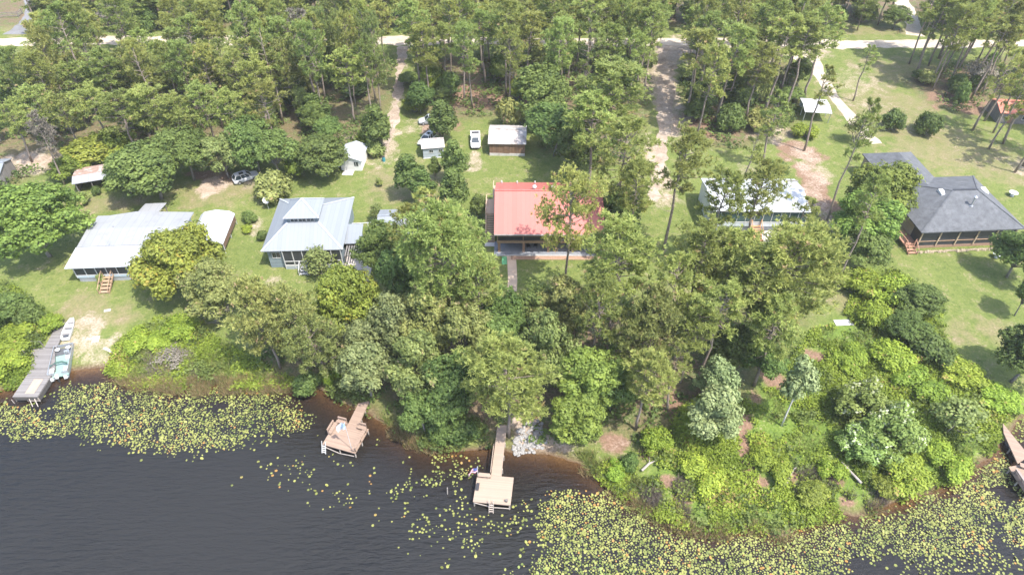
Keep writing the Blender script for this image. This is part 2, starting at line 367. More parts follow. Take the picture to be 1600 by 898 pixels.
lake = tag(link('lake', np_mesh('lake', np.stack([wX, wY, 0*wX], 1), WF, wm, smooth=True, attrs={'depth': dep_})), kind='structure')

# ---------------------------------------------------------------- roads and paths: strips laid on the ground
def strip(name, px, wid, mat, lift=.006, jag=.35, step=.7, seed=1, world=None):
    pts = world or [P(u, v) for u, v in px]
    L = [0]
    for a, c_ in zip(pts, pts[1:]): L.append(L[-1]+math.hypot(c_.x-a.x, c_.y-a.y))
    n = max(3, int(L[-1]/step)); s = np.linspace(0, L[-1], n)
    x = np.interp(s, L, [p.x for p in pts]); y = np.interp(s, L, [p.y for p in pts])
    k = np.ones(9)/9
    if n > 30:
        x = np.convolve(np.pad(x, 4, 'edge'), k, 'valid'); y = np.convolve(np.pad(y, 4, 'edge'), k, 'valid')
    w = np.interp(s, L, wid) if hasattr(wid, '__len__') else np.full(n, wid)
    tx = np.gradient(x); ty = np.gradient(y); ln = np.hypot(tx, ty)+1e-9; nx_, ny_ = -ty/ln, tx/ln
    rg = np.random.default_rng(seed)
    def edge(sg):
        j = (vnoise(s*1.0, s*0+seed*7.7+sg, 1.6, seed)-.5)*jag*2+(vnoise(s, s*0+seed*3.1+sg, 6, seed+4)-.5)*jag*2
        return x+nx_*sg*(w/2+j), y+ny_*sg*(w/2+j)
    rows = []
    for fr in (-1, -.5, 0, .5, 1):
        ex, ey = edge(1 if fr > 0 else -1); rows.append((x+(ex-x)*abs(fr) if fr else x, y+(ey-y)*abs(fr) if fr else y))
    VV = np.concatenate([np.stack([a, c_, np.maximum(height(a, c_), .02)+lift], 1) for a, c_ in rows])
    ii = np.arange(5*n).reshape(5, n)
    FF = np.stack([ii[1:, :-1].ravel(), ii[:-1, :-1].ravel(), ii[:-1, 1:].ravel(), ii[1:, 1:].ravel()], 1)
    return link(name, np_mesh(name, VV, FF, mat))
def road_mat(name, a, bcol, e):
    m, t, b, o = new_mat(name); v = coord(t, world=True)
    n1 = noise(t, v, .45, 6, .65); n2 = noise(t, v, 3, 5, .6)
    c = ramp(t, math_(t, 'ADD', math_(t, 'MULTIPLY', n1, .6), math_(t, 'MULTIPLY', n2, .4)), [(.32, e), (.5, bcol), (.68, a)])
    t.links.new(c, b.inputs['Base Color']); b.inputs['Roughness'].default_value = .95; b.inputs['Specular IOR Level'].default_value = .1
    bump(t, b, n2, .4, .1); return m
M_sand = road_mat('pale_sand', (.45, .40, .335), (.39, .335, .27), (.28, .22, .16))
M_sand2 = road_mat('mixed_sand', (.4, .345, .29), (.28, .225, .175), (.16, .115, .08))
M_asph = road_mat('grey_gravel', (.2, .2, .205), (.165, .165, .17), (.12, .115, .11))
def st(o): return tag(o, kind='structure')
st(strip('sand_road', [(-700, 66), (-200, 66), (0, 66), (140, 63), (400, 63), (700, 64), (950, 66), (1100, 66), (1260, 70), (1400, 69), (1600, 68), (1900, 67), (2500, 62)], [5.2]*5+[4.8, 5, 5.5, 4.8, 4.4, 4.4, 4.4, 4.4], M_sand, .010, .5, seed=2))
st(strip('gravel_road', [(20, 56), (38, 42), (52, 26), (54, 12), (45, -10)], [6, 4.6, 4.2, 4, 4], M_asph, .006, .3, seed=3))
st(strip('sand_driveway', [(1045, 70), (1042, 110), (1040, 150), (1036, 200), (1032, 250), (1024, 290), (1020, 318)], [7, 3.8, 3.6, 3.6, 3.0, 2.6, 2.2], M_sand2, .006, .6, seed=4))
st(strip('white_driveway', [(1246, 76), (1265, 95), (1282, 120), (1300, 147), (1316, 168), (1332, 185), (1350, 205), (1362, 218), (1372, 228)], [9, 6, 3, 2.6, 2.6, 2.6, 2.6, 2.6, 2.4], M_sand, .006, .3, seed=5))
st(strip('sandy_track', [(1432, 58), (1426, 36), (1416, 16), (1405, -4)], 4, M_sand, .006, .5, seed=6))
st(strip('dirt_track', [(632, 70), (626, 105), (622, 140), (616, 180), (610, 215), (596, 240)], [3, 1.8, 1.5, 1.5, 2.0, 2.8], M_sand2, .006, .6, seed=7))
# ================================================================ plants
FO = {
 'pine': foliage('pine_needles', (.135, .168, .048), (.375, .42, .135), odd=(.40, .31, .16), huevar=.022, valvar=.2, oddat=.94, trans=.5),
 'oak': foliage('oak_leaves', (.056, .092, .026), (.19, .255, .076), huevar=.016, valvar=.26, trans=.45),
 'bright': foliage('bright_leaves', (.085, .135, .032), (.25, .325, .075), huevar=.02, valvar=.18),
 'yellow': foliage('yellow_green_leaves', (.1, .13, .026), (.265, .315, .065), odd=(.3, .27, .055), huevar=.015, valvar=.12),
 'pale': foliage('pale_leaves', (.1, .14, .052), (.34, .40, .19), huevar=.015, valvar=.12),
 'cedar': foliage('cedar_leaves', (.085, .12, .045), (.28, .335, .145), huevar=.02, valvar=.15),
 'grey': foliage('grey_twigs', (.1, .09, .07), (.22, .195, .16), huevar=.01, valvar=.15, trans=.1),
 'lime': foliage('lime_vines', (.108, .165, .026), (.30, .385, .066), odd=(.34, .27, .1), huevar=.014, valvar=.16),
 'olive': foliage('olive_leaves', (.115, .14, .042), (.32, .345, .12), odd=(.36, .28, .16), huevar=.025, valvar=.2, oddat=.9),
}
FO['fleck'] = foliage('flecked_leaves', (.085, .135, .035), (.25, .32, .09), odd=(.46, .5, .32), huevar=.02, valvar=.15, oddat=.74)
M_bark = simple('pine_bark', (.25, .205, .17), .9, .45, 5, bmp=.5, spec=.1)
M_bark2 = simple('grey_bark', (.22, .2, .175), .9, .4, 5, bmp=.5, spec=.1)
def unit(a): return a/(np.linalg.norm(a, axis=-1, keepdims=True)+1e-9)
def leaves(C, Nn, S, rg, asp=.62):
    """rhombic leaf sprays: centres, normals, sizes"""
    n = len(C); T_ = unit(np.cross(Nn, rg.normal(size=(n, 3)))); B_ = np.cross(Nn, T_); S = S[:, None]
    V = np.stack([C+T_*S, C+B_*S*asp, C-T_*S, C-B_*S*asp], 1).reshape(-1, 3)
    return V, np.arange(4*n).reshape(n, 4)
def tufts(C, A, L, rg, k=11, w=.085):
    """sprays of long needles: centres, axes"""
    n = len(C); D = unit(A[:, None, :]*.55+rg.normal(size=(n, k, 3))*.62+np.array([0, 0, .22]))
    c = np.repeat(C[:, None, :], k, 1); S = unit(np.cross(D, rg.normal(size=(n, k, 3))*.55+np.array([0, 0, 1.])))
    l = L*(.75+.5*rg.random((n, k, 1)))
    V = np.stack([c-D*l*.12+S*w*.6, c+D*l*.45+S*w, c+D*l, c+D*l*.45-S*w], 2).reshape(-1, 3)
    return V, np.arange(4*n*k).reshape(n*k, 4)
PROTO = {}
def pine_proto(key, seed, Ht=20., R0=3.7, base=.52, nb=40, nt=13, fol='pine', shape=.75, gap=0., tuft=.52, wid=.062):
    rg = np.random.default_rng(seed); r_ = random.Random(seed)
    mb = MB(); bend = [(r_.uniform(-.25, .25), r_.uniform(-.25, .25)) for _ in range(7)]
    ax = [Vector((0, 0, -.3))]; x = y = 0
    for i in range(1, 8): x += bend[i-1][0]; y += bend[i-1][1]; ax.append(Vector((x, y, Ht*.97*i/7)))
    mb.tube(ax, [.25, .21, .185, .165, .14, .11, .07, .03], 8)
    def axis(z):
        f = max(0, min(.999, z/(Ht*.97)))*7; i = int(f); return ax[i].lerp(ax[i+1], f-i)
    C = []; A = []
    br = MB()
    for i in range(nb):
        q = (i+r_.random()*.8)/nb; z = Ht*(base+(1-base)*.97*q); az = i*2.4+r_.uniform(-.5, .5)
        if gap and math.sin(az*1.5+q*9+seed) > 1-gap: continue
        L = R0*(math.sin(math.pi*(.16+.78*q))**shape)*r_.uniform(.65, 1.12); el = R(-12+62*q+r_.uniform(-10, 12))
        p0 = axis(z); d = Vector((math.cos(az)*math.cos(el), math.sin(az)*math.cos(el), math.sin(el)))
        p1 = p0+d*L*.6+Vector((0, 0, .05*L)); p2 = p0+d*L+Vector((0, 0, .16*L))
        br.tube([p0, p1, p2], [.055+.012*L, .04, .015], 4, cap=False)
        for k in range(int(nt*1.9)):
            s = .32+.68*math.sqrt(r_.random()); w_ = (1.1-.55*s)*L*.42
            c = p0.lerp(p2, s)+Vector((r_.gauss(0, .5)*w_, r_.gauss(0, .5)*w_, r_.gauss(.1, .3)*w_+.06*L))
            C.append(c); A.append(((c-p0).normalized()+Vector((0, 0, .5))).normalized())
    for i in range(9):                        # dead limbs under the crown
        z = Ht*r_.uniform(base*.62, base+.1); az = r_.uniform(0, 6.28); p0 = axis(z); L = r_.uniform(.8, 2.0); d = Vector((math.cos(az), math.sin(az), r_.uniform(-.1, .35)))
        br.tube([p0, p0+d*L*.6, p0+d*L+Vector((0, 0, r_.uniform(-.2, .3)))], [.045, .03, .012], 4, cap=False)
    n0 = len(mb.v); mb.v += br.v; mb.f += [tuple(i+n0 for i in f) for f in br.f]
    C = np.array([tuple(c) for c in C]); A = np.array([tuple(a) for a in A])
    V, F = tufts(C, A, tuft, rg, 10, wid)
    ti = np.clip(rg.normal(.5, .22, len(C)), 0, 1); tint = np.repeat(ti, 40)
    PROTO[key] = (mb.mesh('pine_trunk', M_bark, smooth=True), np_mesh('pine_crown', V, F, FO[fol], tint=tint), Ht, R0*1.02, (1+base)/2)
def leaf_proto(key, seed, Ht, R0, base, lobes, lr, clumps, per, fol, leaf=.2, crown=None, cl=.42, trunk=.24, multi=1, bark=None, top=1.0, squash=1.0):
    """trunk, limbs to every lobe; each lobe a loose shell of leaf clumps"""
    rg = np.random.default_rng(seed); r_ = random.Random(seed); mb = MB()
    leaf = min(leaf, .2); per = int(per*1.4); zc = Ht*(base+1)/2; hz = Ht*(1-base)/2
    ctrs = []
    for i in range(lobes):
        for _ in range(30):
            u = rg.normal(size=3); u /= np.linalg.norm(u); rr = rg.random()**.3
            if u[2] < -.45: continue
            w = 1-(.25*max(0, u[2])*top)
            p = np.array([u[0]*(R0-lr*.6)*rr*w, u[1]*(R0-lr*.6)*rr*w, zc+u[2]*(hz-lr*.4)*rr*squash])
            if all(np.linalg.norm(p-q) > lr*.62 for q in ctrs): break
        ctrs.append(p)
    fork = Vector((r_.uniform(-.3, .3), r_.uniform(-.3, .3), Ht*(base+.05)))
    for s in range(multi):
        a = s*2.1+r_.random(); off = Vector((math.cos(a), math.sin(a), 0))*(.12*multi if multi > 1 else 0)
        mb.tube([Vector((0, 0, -.25))+off*.5, fork*.5+off, fork+off*3, Vector((0, 0, zc))+off*4], [trunk, trunk*.8, trunk*.6, trunk*.2], 7)
    for q in ctrs[::2]:
        e = Vector(q); m_ = fork.lerp(e, .55)+Vector((0, 0, .1*Ht*.3))
        mb.tube([fork-Vector((0, 0, .2)), m_, e], [trunk*.42, trunk*.26, trunk*.08], 5, cap=False)
    C = []; NN = []; S = []; TT = []
    for q in ctrs:
        l = lr*(.75+.5*rg.random()); lt = rg.normal(.5, .12)
        d = unit(rg.normal(size=(clumps, 3))+np.array([0, 0, .35])); rad = .55+.5*rg.random((clumps, 1))**.6
        cc = q+d*l*rad*np.array([1, 1, .8])
        ct = np.clip(lt+rg.normal(0, .14, clumps), 0, 1)
        for c_, dd, tt in zip(cc, d, ct):
            o_ = rg.normal(size=(per, 3)); C.append(c_+o_*cl*.5); NN.append(unit(dd*.7+o_*.55+np.array([0, 0, .35])+rg.normal(size=(per, 3))*.35))
            S.append(leaf*(.7+.6*rg.random(per))); TT.append(np.clip(tt+rg.normal(0, .1, per), 0, 1))
    V, F = leaves(np.concatenate(C), np.concatenate(NN), np.concatenate(S), rg)
    PROTO[key] = (mb.mesh('trunk', bark or M_bark2, smooth=True), np_mesh('crown', V, F, FO[fol], tint=np.repeat(np.concatenate(TT), 4)), Ht, R0, (base+1)/2)
# pines: usual, broad, thin and grey ones
pine_proto('P0', 1, 20, 3.7, .50, 44, 13)
pine_proto('P1', 2, 21, 3.5, .56, 40, 13, shape=.6)
pine_proto('P2', 3, 19, 4.0, .46, 46, 12, gap=.25)
pine_proto('P3', 4, 22, 3.3, .62, 34, 13, gap=.3)
pine_proto('P4', 5, 20, 3.8, .54, 38, 12, gap=.45)
pine_proto('B0', 6, 20, 5.4, .48, 66, 20, shape=.55, tuft=.54)
pine_proto('B1', 7, 19, 5.2, .44, 60, 20, shape=.6, gap=.2, tuft=.54)
pine_proto('B2', 16, 19, 5.2, .56, 46, 18, shape=.5, gap=.4)
pine_proto('T0', 8, 18, 2.8, .45, 26, 9, gap=.4)
pine_proto('T1', 9, 20, 3.0, .58, 22, 9, gap=.5)
pine_proto('K0', 10, 17, 3.0, .4, 34, 8, fol='grey', gap=.3, wid=.05)
pine_proto('O0', 12, 16, 4.6, .35, 56, 18, fol='olive', shape=.6)
pine_proto('O1', 13, 15, 4.4, .32, 54, 16, fol='olive', shape=.6, gap=.2)
# broadleaf trees
leaf_proto('D0', 21, 12, 4.6, .18, 34, 1.35, 44, 8, 'oak')
leaf_proto('D1', 22, 11, 4.2, .15, 30, 1.3, 44, 8, 'oak')
leaf_proto('D2', 23, 13, 4.4, .22, 32, 1.35, 42, 8, 'oak')
leaf_proto('G0', 24, 12, 5.2, .10, 46, 1.35, 46, 8, 'bright', leaf=.26)
leaf_proto('G1', 25, 13, 4.6, .12, 42, 1.25, 46, 8, 'bright', leaf=.26)
leaf_proto('Y0', 26, 10, 5.2, .08, 48, 1.3, 46, 8, 'yellow', leaf=.24)
leaf_proto('Y1', 27, 6, 3.4, .08, 26, 1.05, 36, 8, 'yellow', leaf=.26, multi=3)
leaf_proto('W0', 28, 10, 3.4, .10, 30, 1.05, 36, 8, 'pale', leaf=.23)
leaf_proto('W1', 29, 9, 3.2, .12, 24, 1.05, 34, 8, 'pale', leaf=.23, multi=2)
leaf_proto('W2', 30, 12, 2.1, .30, 20, .8, 24, 7, 'pale', leaf=.2, trunk=.15, bark=simple('white_bark', (.5, .48, .44), .9, .25, 4))
leaf_proto('C0', 31, 11, 4.0, .10, 30, 1.3, 40, 8, 'cedar', leaf=.22, squash=.95)
leaf_proto('C1', 32, 9, 2.2, .05, 26, .8, 34, 7, 'oak', leaf=.2, top=2.4, squash=1.0, trunk=.15)
leaf_proto('M0', 33, 12, 5.0, .14, 44, 1.15, 38, 8, 'olive', leaf=.23)
leaf_proto('M1', 34, 13, 4.8, .16, 40, 1.2, 38, 8, 'olive', leaf=.23)
leaf_proto('V0', 35, 5, 2.4, .1, 14, .8, 16, 5, 'olive', leaf=.16, multi=3, trunk=.09)
leaf_proto('S0', 36, 3.2, 2.2, .02, 18, .8, 26, 8, 'oak', leaf=.22, multi=3, trunk=.08)
leaf_proto('S1', 37, 2.4, 2.6, .02, 26, .65, 22, 9, 'lime', leaf=.14, multi=3, trunk=.06)
leaf_proto('S2', 38, 3.0, 2.4, .02, 18, .75, 20, 8, 'olive', leaf=.2, multi=3, trunk=.06)
leaf_proto('S3', 39, 3.2, 2.6, .02, 24, .7, 24, 9, 'lime', leaf=.14, multi=3, trunk=.08)
leaf_proto('W3', 41, 7, 3.6, .04, 26, 1.0, 26, 8, 'fleck', leaf=.22, multi=3, trunk=.12, squash=1.1)
leaf_proto('X0', 40, 4, 2.2, .02, 12, .8, 14, 5, 'grey', leaf=.13, multi=4, trunk=.06)

KIND = {'P': ('pine_tree', 'pine'), 'B': ('pine_tree', 'pine'), 'T': ('pine_tree', 'pine'), 'K': ('dead_pine', 'dead tree'), 'O': ('pine_tree', 'pine'),
        'D': ('oak_tree', 'oak'), 'G': ('broadleaf_tree', 'tree'), 'Y': ('broadleaf_tree', 'tree'), 'W': ('bay_tree', 'tree'), 'C': ('cedar_tree', 'cedar'),
        'M': ('oak_tree', 'oak'), 'V': ('sapling', 'small tree'), 'S': ('shrub', 'shrub'), 'X': ('bare_shrub', 'shrub')}
PLANTED = []
def plant(key, x, y, Ht, rad, label, group=None, lean=None):
    tm, cm, H0, R0, cf = PROTO[key]; name, cat = KIND[key[0]]
    e = empty(name, (x, y, max(0.0, H(x, y))), rnd.uniform(0, 6.28), label, cat, group)
    q_ = rnd.uniform(.86, 1.14); e.scale = (rad/R0*q_, rad/R0/q_, Ht/H0)
    lx, ly = lean or (rnd.gauss(0, .022), rnd.gauss(0, .022)); e.rotation_euler[0] = lx; e.rotation_euler[1] = ly
    tr = link('stems' if key[0] in 'SX' else 'trunk', tm, e); cr = link('foliage' if key[0] in 'SX' else 'crown', cm, e)
    PLANTED.append((x, y, rad, e)); return e
def at_crown(key, u, v, r_px, Ht, label, group=None, lean=None):
    """stand a plant so that the middle of its crown is at the measured spot"""
    cf = PROTO[key][4]; p = P(u, v, LAND+Ht*cf); p2 = P(u, v, max(.1, H(p.x, p.y))+Ht*cf)
    return plant(key, p2.x, p2.y, Ht, r_px*depth(p2)/FOC, label, group, lean)
def at_base(key, u, v, r_px, Ht, label, group=None, lean=None):
    p = G(u, v); top = Vector((p.x, p.y, p.z+Ht*PROTO[key][4]))
    return plant(key, p.x, p.y, Ht, r_px*depth(top)/FOC, label, group, lean)
# ================================================================ plants that can be told apart, by where their crowns show
HAND = [
 # left lots
 ('G0', 45, 345, 74, 13, 'huge bright green round tree left of the grey and white tin-roofed house'),
 ('Y0', 275, 406, 72, 10.5, 'dense yellow-green round tree covering the right end of the tin-roofed house'),
 ('M1', 328, 446, 52, 10, 'grey-green tree leaning on the yellow-green round tree, nearer the lake'),
 ('X0', 335, 484, 26, 5, 'bare grey twiggy shrub at the foot of the grey-green tree'),
 ('D0', 232, 262, 58, 11, 'dark green oak behind the tin-roofed house, over its grey lean-to'),
 ('D1', 190, 268, 34, 8, 'low dark oak crown over the open lean-to shed on the left'),
 ('D2', 285, 232, 46, 11, 'dark oak at the back corner between the tin-roofed house and the silver car'),
 ('M0', 345, 240, 42, 9, 'grey-green oak right behind the silver car'),
 ('D0', 392, 222, 46, 11, 'dark green oak over the front of the silver car'),
 ('D2', 425, 232, 40, 9, 'green oak at the edge of the lawn above the metal hip-roofed house'),
 ('D1', 505, 242, 44, 8, 'wide low oak left of the small white garage'),
 ('S2', 425, 292, 31, 4.6, 'round olive bush at the back left corner of the metal hip-roofed house'),
 ('S0', 389, 339, 11, 2, 'small dark round bush on the lawn between the two left houses'),
 ('S1', 386, 358, 11, 0.96, 'tiny green bush below the dark round bush on the lawn'),
 ('S0', 410, 368, 9, 1.6, 'low dark clump beside the dirt strip left of the hip-roofed house'),
 ('Y1', 140, 235, 42, 5, 'bright yellow-green thicket in the woods above the left lean-to shed'),
 ('Y1', 175, 222, 36, 5, 'yellow-green thicket at the right end of the bright row above the lean-to shed'),
 ('Y1', 105, 262, 28, 4, 'yellow-green thicket at the left end of the bright row above the lean-to shed'),
 ('S2', 122, 312, 16, 2.5, 'dusty shrub at the left end of the open lean-to shed'),
 ('S0', 150, 298, 7, 1.6, 'small shrub in the mouth of the lean-to shed'),
 ('S2', 585, 232, 16, 3, 'reddish brown-tinged bush right of the small white garage'),
 ('Y1', 462, 258, 22, 4, 'yellow-tinged bush on the lawn edge above the olive bush'),
 ('C1', 690, 188, 24, 9, 'dark tree half hiding the grey car under the pines'),
 ('D1', 655, 150, 26, 7, 'dark green tree beside the dirt track above the grey car'),
 ('Y1', 648, 160, 20, 4, 'yellow-green bush beside the dirt track'),
 ('Y1', 575, 218, 20, 4, 'yellow bush behind the small white garage'),
 ('C1', 590, 200, 24, 10, 'narrow dark green tree beside the dirt track above the garage'),
 ('S2', 592, 285, 6, 1.6, 'little shrub alone on the lawn in front of the small white garage'),
 # cypress-like row and yard trees between the two middle houses
 ('C1', 640, 275, 23, 9, 'tall dark columnar tree, left one of the hedge right of the lawn'),
 ('C1', 712, 250, 20, 9, 'tall dark columnar tree beside the small grey-blue shed'),
 ('C1', 660, 292, 20, 7, 'dark columnar tree in the middle of the hedge'),
 ('C1', 706, 296, 26, 9, 'broad dark columnar tree at the lower end of the hedge by the drive'),
 ('C1', 678, 262, 9, 5, 'thin dark columnar tree in front of the small grey-blue shed'),
 ('C1', 745, 320, 14, 5, 'dark narrow bush by the wooden stairs of the red-roofed house'),
 ('T1', 672, 325, 34, 15, 'pine rising out of the hedge right of the hip-roofed house'),
 ('V0', 586, 330, 14, 3.5, 'small orange-tinged tree at the right end of the hip-roofed house'),
 ('V0', 495, 408, 32, 5, 'thin-leaved small tree in front of the hip-roofed house porch'),
 ('V0', 545, 428, 14, 3, 'small tree at the foot of the pale deck'),
 ('D0', 596, 384, 40, 11, 'dark green oak against the right end of the hip-roofed house'),
 ('D1', 625, 430, 44, 11, 'dark oak below the right end of the hip-roofed house'),
 ('B0', 686, 408, 72, 20, 'very broad pine between the hip-roofed and the red-roofed houses'),
 ('P2', 650, 372, 36, 17, 'pine over the small metal-roofed cottage'),
 ('P1', 742, 442, 32, 16, 'pine hiding the foot of the wooden stairs'),
 # in front of the lake row, left part
 ('O0', 412, 500, 52, 14, 'olive pine nearest the left weedy bank'),
 ('O1', 462, 505, 46, 14, 'olive pine second from the left weedy bank'),
 ('Y0', 540, 470, 58, 12, 'golden yellow-green oak in front of the pale deck'),
 ('O1', 500, 540, 44, 12, 'olive pine above the water left of the boat dock with benches'),
 ('C0', 612, 508, 44, 12, 'blue-green tree with a powdery crown above the bench dock'),
 ('C0', 572, 578, 46, 10, 'blue-green tree hanging over the walkway of the bench dock'),
 ('C0', 560, 540, 32, 9, 'darker blue-green tree behind the walkway of the bench dock'),
 ('S0', 478, 600, 22, 3, 'dark shrub at the waterline left of the bench dock'),
 ('S1', 520, 585, 20, 2.4, 'lime shrub at the waterline left of the bench dock'),
 ('M0', 660, 495, 56, 13, 'spreading green oak below the very broad pine'),
 ('M1', 655, 570, 56, 12, 'green oak on the bank right of the bench dock'),
 ('M0', 725, 520, 54, 13, 'green oak in the middle of the lakeside grove'),
 ('D0', 700, 600, 54, 11, 'oak over the bank left of the long wooden walkway'),
 ('D2', 660, 640, 40, 8, 'low dark oak at the waterline between the two docks'),
 ('S0', 720, 675, 26, 3, 'dark shrub at the waterline left of the long wooden walkway'),
 ('S0', 690, 672, 22, 3, 'dark shrub further left at the waterline between the docks'),
 ('D0', 786, 492, 40, 10, 'oak at the lower end of the orange garden path'),
 ('D2', 838, 478, 38, 9, 'oak below the little front lawn of the red-roofed house'),
 ('M0', 880, 480, 50, 12, 'green oak right of the lawn oak, below the lone pine trunk'),
 ('D1', 780, 535, 46, 11, 'dark green oak behind the golden-topped lakeside pine'),
 ('M1', 860, 540, 52, 12, 'green oak above the pebble beach'),
 ('B1', 795, 590, 70, 16, 'broad golden-green pine leaning over the long wooden walkway'),
 ('B2', 890, 338, 56, 19, 'lone open-crowned pine standing on the front lawn before the red roof'),
 ('G1', 925, 590, 52, 11, 'fresh green tree on the bank right of the pebble beach'),
 ('G1', 905, 650, 44, 8, 'fresh green tree casting shade on the brown beach'),
 ('D1', 960, 600, 40, 9, 'green tree at the right side of the fresh green trees'),
 ('P0', 962, 402, 58, 20, 'dense round-topped pine right of the front lawn'),
 ('P2', 935, 480, 44, 17, 'pine below the dense round-topped pine'),
 ('O0', 1020, 520, 52, 15, 'golden olive pine with a rounded top in the lakeside grove'),
 ('O1', 985, 540, 34, 13, 'olive pine left of the rounded golden olive pine'),
 ('P1', 1010, 590, 40, 13, 'small pine on the bank above the reddish dirt'),
 ('T0', 1062, 565, 26, 13, 'thin pine with a long bare trunk right of the golden olive pine'),
 # behind and right of the red roof
 ('D0', 845, 140, 50, 13, 'big dark oak behind the red-roofed house and right of the brown shed'),
 ('D2', 868, 195, 44, 11, 'dark oak between the brown shed and the red roof'),
 ('D1', 905, 230, 40, 10, 'dark oak at the back right corner of the red roof'),
 ('P0', 955, 150, 60, 20, 'bright pine behind the red-roofed house, left of the sand driveway'),
 ('P2', 975, 245, 54, 20, 'pine right behind the right end of the red roof'),
 ('P1', 930, 190, 44, 18, 'pine above the back right corner of the red roof'),
 ('D0', 975, 325, 38, 10, 'dark oak at the right wall of the red-roofed house'),
 ('P3', 1000, 290, 36, 18, 'pine between the red roof and the sand driveway'),
 ('P4', 1062, 262, 46, 21, 'pine with a long leaning trunk beside the end of the sand driveway'),
 ('P0', 1092, 405, 46, 19, 'pine left of the white-roofed house'),
 ('P2', 1060, 450, 44, 17, 'pine on the dry lawn left of the white-roofed house'),
 ('P4', 1134, 318, 42, 18, 'thin pine crossing the left end of the white roof'),
 ('P4', 1192, 306, 46, 19, 'open pine with bare limbs crossing the middle of the white roof'),
 ('T0', 1250, 338, 30, 13, 'small pine in front of the right end of the white roof'),
 ('P1', 1150, 405, 46, 18, 'pine in front of the white-roofed house, left of its steps'),
 ('B0', 1240, 432, 76, 20, 'very broad fine-needled pine in front of the white-roofed house'),
 ('P2', 1180, 450, 50, 18, 'pine left of the very broad fine-needled pine'),
 ('P3', 1120, 480, 42, 17, 'pine with a leaning trunk below the white-roofed house'),
 ('P1', 1215, 505, 46, 15, 'lower pine hanging over the vine-covered slope'),
 ('D1', 1150, 545, 40, 8, 'dark oak under the pines at the head of the vine slope'),
 ('D2', 1195, 560, 34, 7, 'dark low tree at the left edge of the vine slope'),
 ('P0', 1085, 512, 36, 14, 'pine above the pale-leaved bay tree'),
 # right bank
 ('W0', 1115, 645, 44, 9, 'pale grey-green bay tree on the weedy right bank, large and round'),
 ('W1', 1122, 595, 32, 8, 'pale bay tree just above the large round bay tree'),
 ('W2', 1250, 600, 27, 12.5, 'slim pale tree with a white trunk alone on the vine slope'),
 ('W3', 1352, 628, 44, 5.5, 'pale-leaved tree in the right thicket, left one'),
 ('W3', 1398, 672, 52, 6, 'pale-flecked broad tree in the right thicket nearest the lily pads'),
 ('W3', 1352, 690, 40, 4, 'pale low tree in the right thicket, lowest one'),
 ('V0', 1500, 650, 48, 5, 'thin grey-green tree near the right wooden dock'),
 ('S3', 1025, 690, 28, 2.72, 'green bush on the bank right of the brown beach'),
 ('S1', 965, 735, 22, 1.6, 'lime bush at the waterline right of the brown beach'),
 ('S0', 985, 722, 14, 2.4, 'dark bush at the waterline right of the lime bush'),
 ('S1', 1095, 740, 38, 1.92, 'wide lime bush below the large round bay tree'),
 ('S1', 1205, 725, 34, 1.6, 'lime bush left of the driftwood on the right bank'),
 ('S1', 1300, 735, 24, 1.76, 'bright lime bush beside the driftwood on the right bank'),
 ('S3', 1410, 735, 46, 2.4, 'green bush at the water below the pale-flecked tree'),
 ('S1', 1480, 720, 38, 1.92, 'lime bush at the lily pads left of the right dock'),
 ('Y1', 1270, 770, 26, 2, 'yellowish bush at the edge of the lily pads'),
 ('Y1', 1380, 760, 20, 1.8, 'yellowish bush at the lily pads further right'),
 # thicket beside the right lawn
 ('S3', 1345, 440, 32, 3.2, 'green thicket bush at the foot of the leaning pine trunk'),
 ('S3', 1395, 455, 40, 3.6, 'bright green thicket bush at the left of the right lawn'),
 ('D1', 1440, 470, 36, 5, 'dark-hearted green bush on the edge of the right lawn'),
 ('S3', 1370, 492, 30, 2.88, 'bush of the thicket beside the white slab'),
 ('D2', 1420, 510, 32, 4.5, 'second dark-hearted bush on the edge of the right lawn'),
 ('S0', 1455, 545, 34, 3.0, 'dark bush where the right lawn narrows'),
 ('S3', 1500, 580, 38, 2.08, 'green bush at the lower tip of the right lawn'),
 ('S3', 1400, 560, 38, 2.56, 'bush in the middle of the vine slope'),
 ('S1', 1330, 560, 34, 1.6, 'lime mound beside the round patch of red dirt'),
 ('S1', 1440, 600, 42, 2.08, 'lime mound above the pale-flecked trees'),
 ('S3', 1560, 620, 36, 1.76, 'lime green bush above the right wooden dock'),
 # grey shingle house
 ('G1', 1374, 298, 50, 13.5, 'tall bright green tree against the left end of the grey shingle roof'),
 ('G1', 1362, 348, 52, 11, 'lower bright green tree beside the wooden entry deck'),
 ('D0', 1350, 385, 40, 8, 'dark oak under the tall bright green tree'),
 ('P3', 1362, 318, 32, 18, 'pine with dead grey limbs in front of the tall bright green tree'),
 ('T1', 1346, 205, 26, 24, 'tall thin pine with a long leaning trunk right of the white roof'),
 ('D0', 1600, 392, 42, 9, 'dark oak at the right end of the screened porch'),
 ('D2', 1612, 455, 22, 8, 'dark oak at the right edge beside the lawn'),
 ('D1', 1614, 552, 52, 10, 'dark oak at the right edge casting shade on the lower lawn'),
 ('S0', 1397, 188, 18, 4, 'grey-green round bush on the dry field, left of a pair'),
 ('S0', 1452, 194, 20, 4.2, 'grey-green round bush on the dry field, right of a pair'),
 ('T1', 1357, 92, 18, 12, 'small crooked tree alone on the grass below the sand road'),
 ('V0', 1345, 200, 26, 6, 'small yellowish tree over the white driveway'),
 ('T0', 1215, 178, 24, 15, 'thin pine left of the rusty white carport'),
 ('T1', 1290, 135, 24, 17, 'thin pine in front of the rusty white carport'),
 ('P3', 1225, 60, 36, 20, 'pine at the mouth of the white driveway'),
 ('P1', 1290, 50, 34, 19, 'pine on the corner of the white driveway and the sand road'),
 ('S1', 1258, 205, 22, 2.4, 'green shrub below the rusty white carport'),
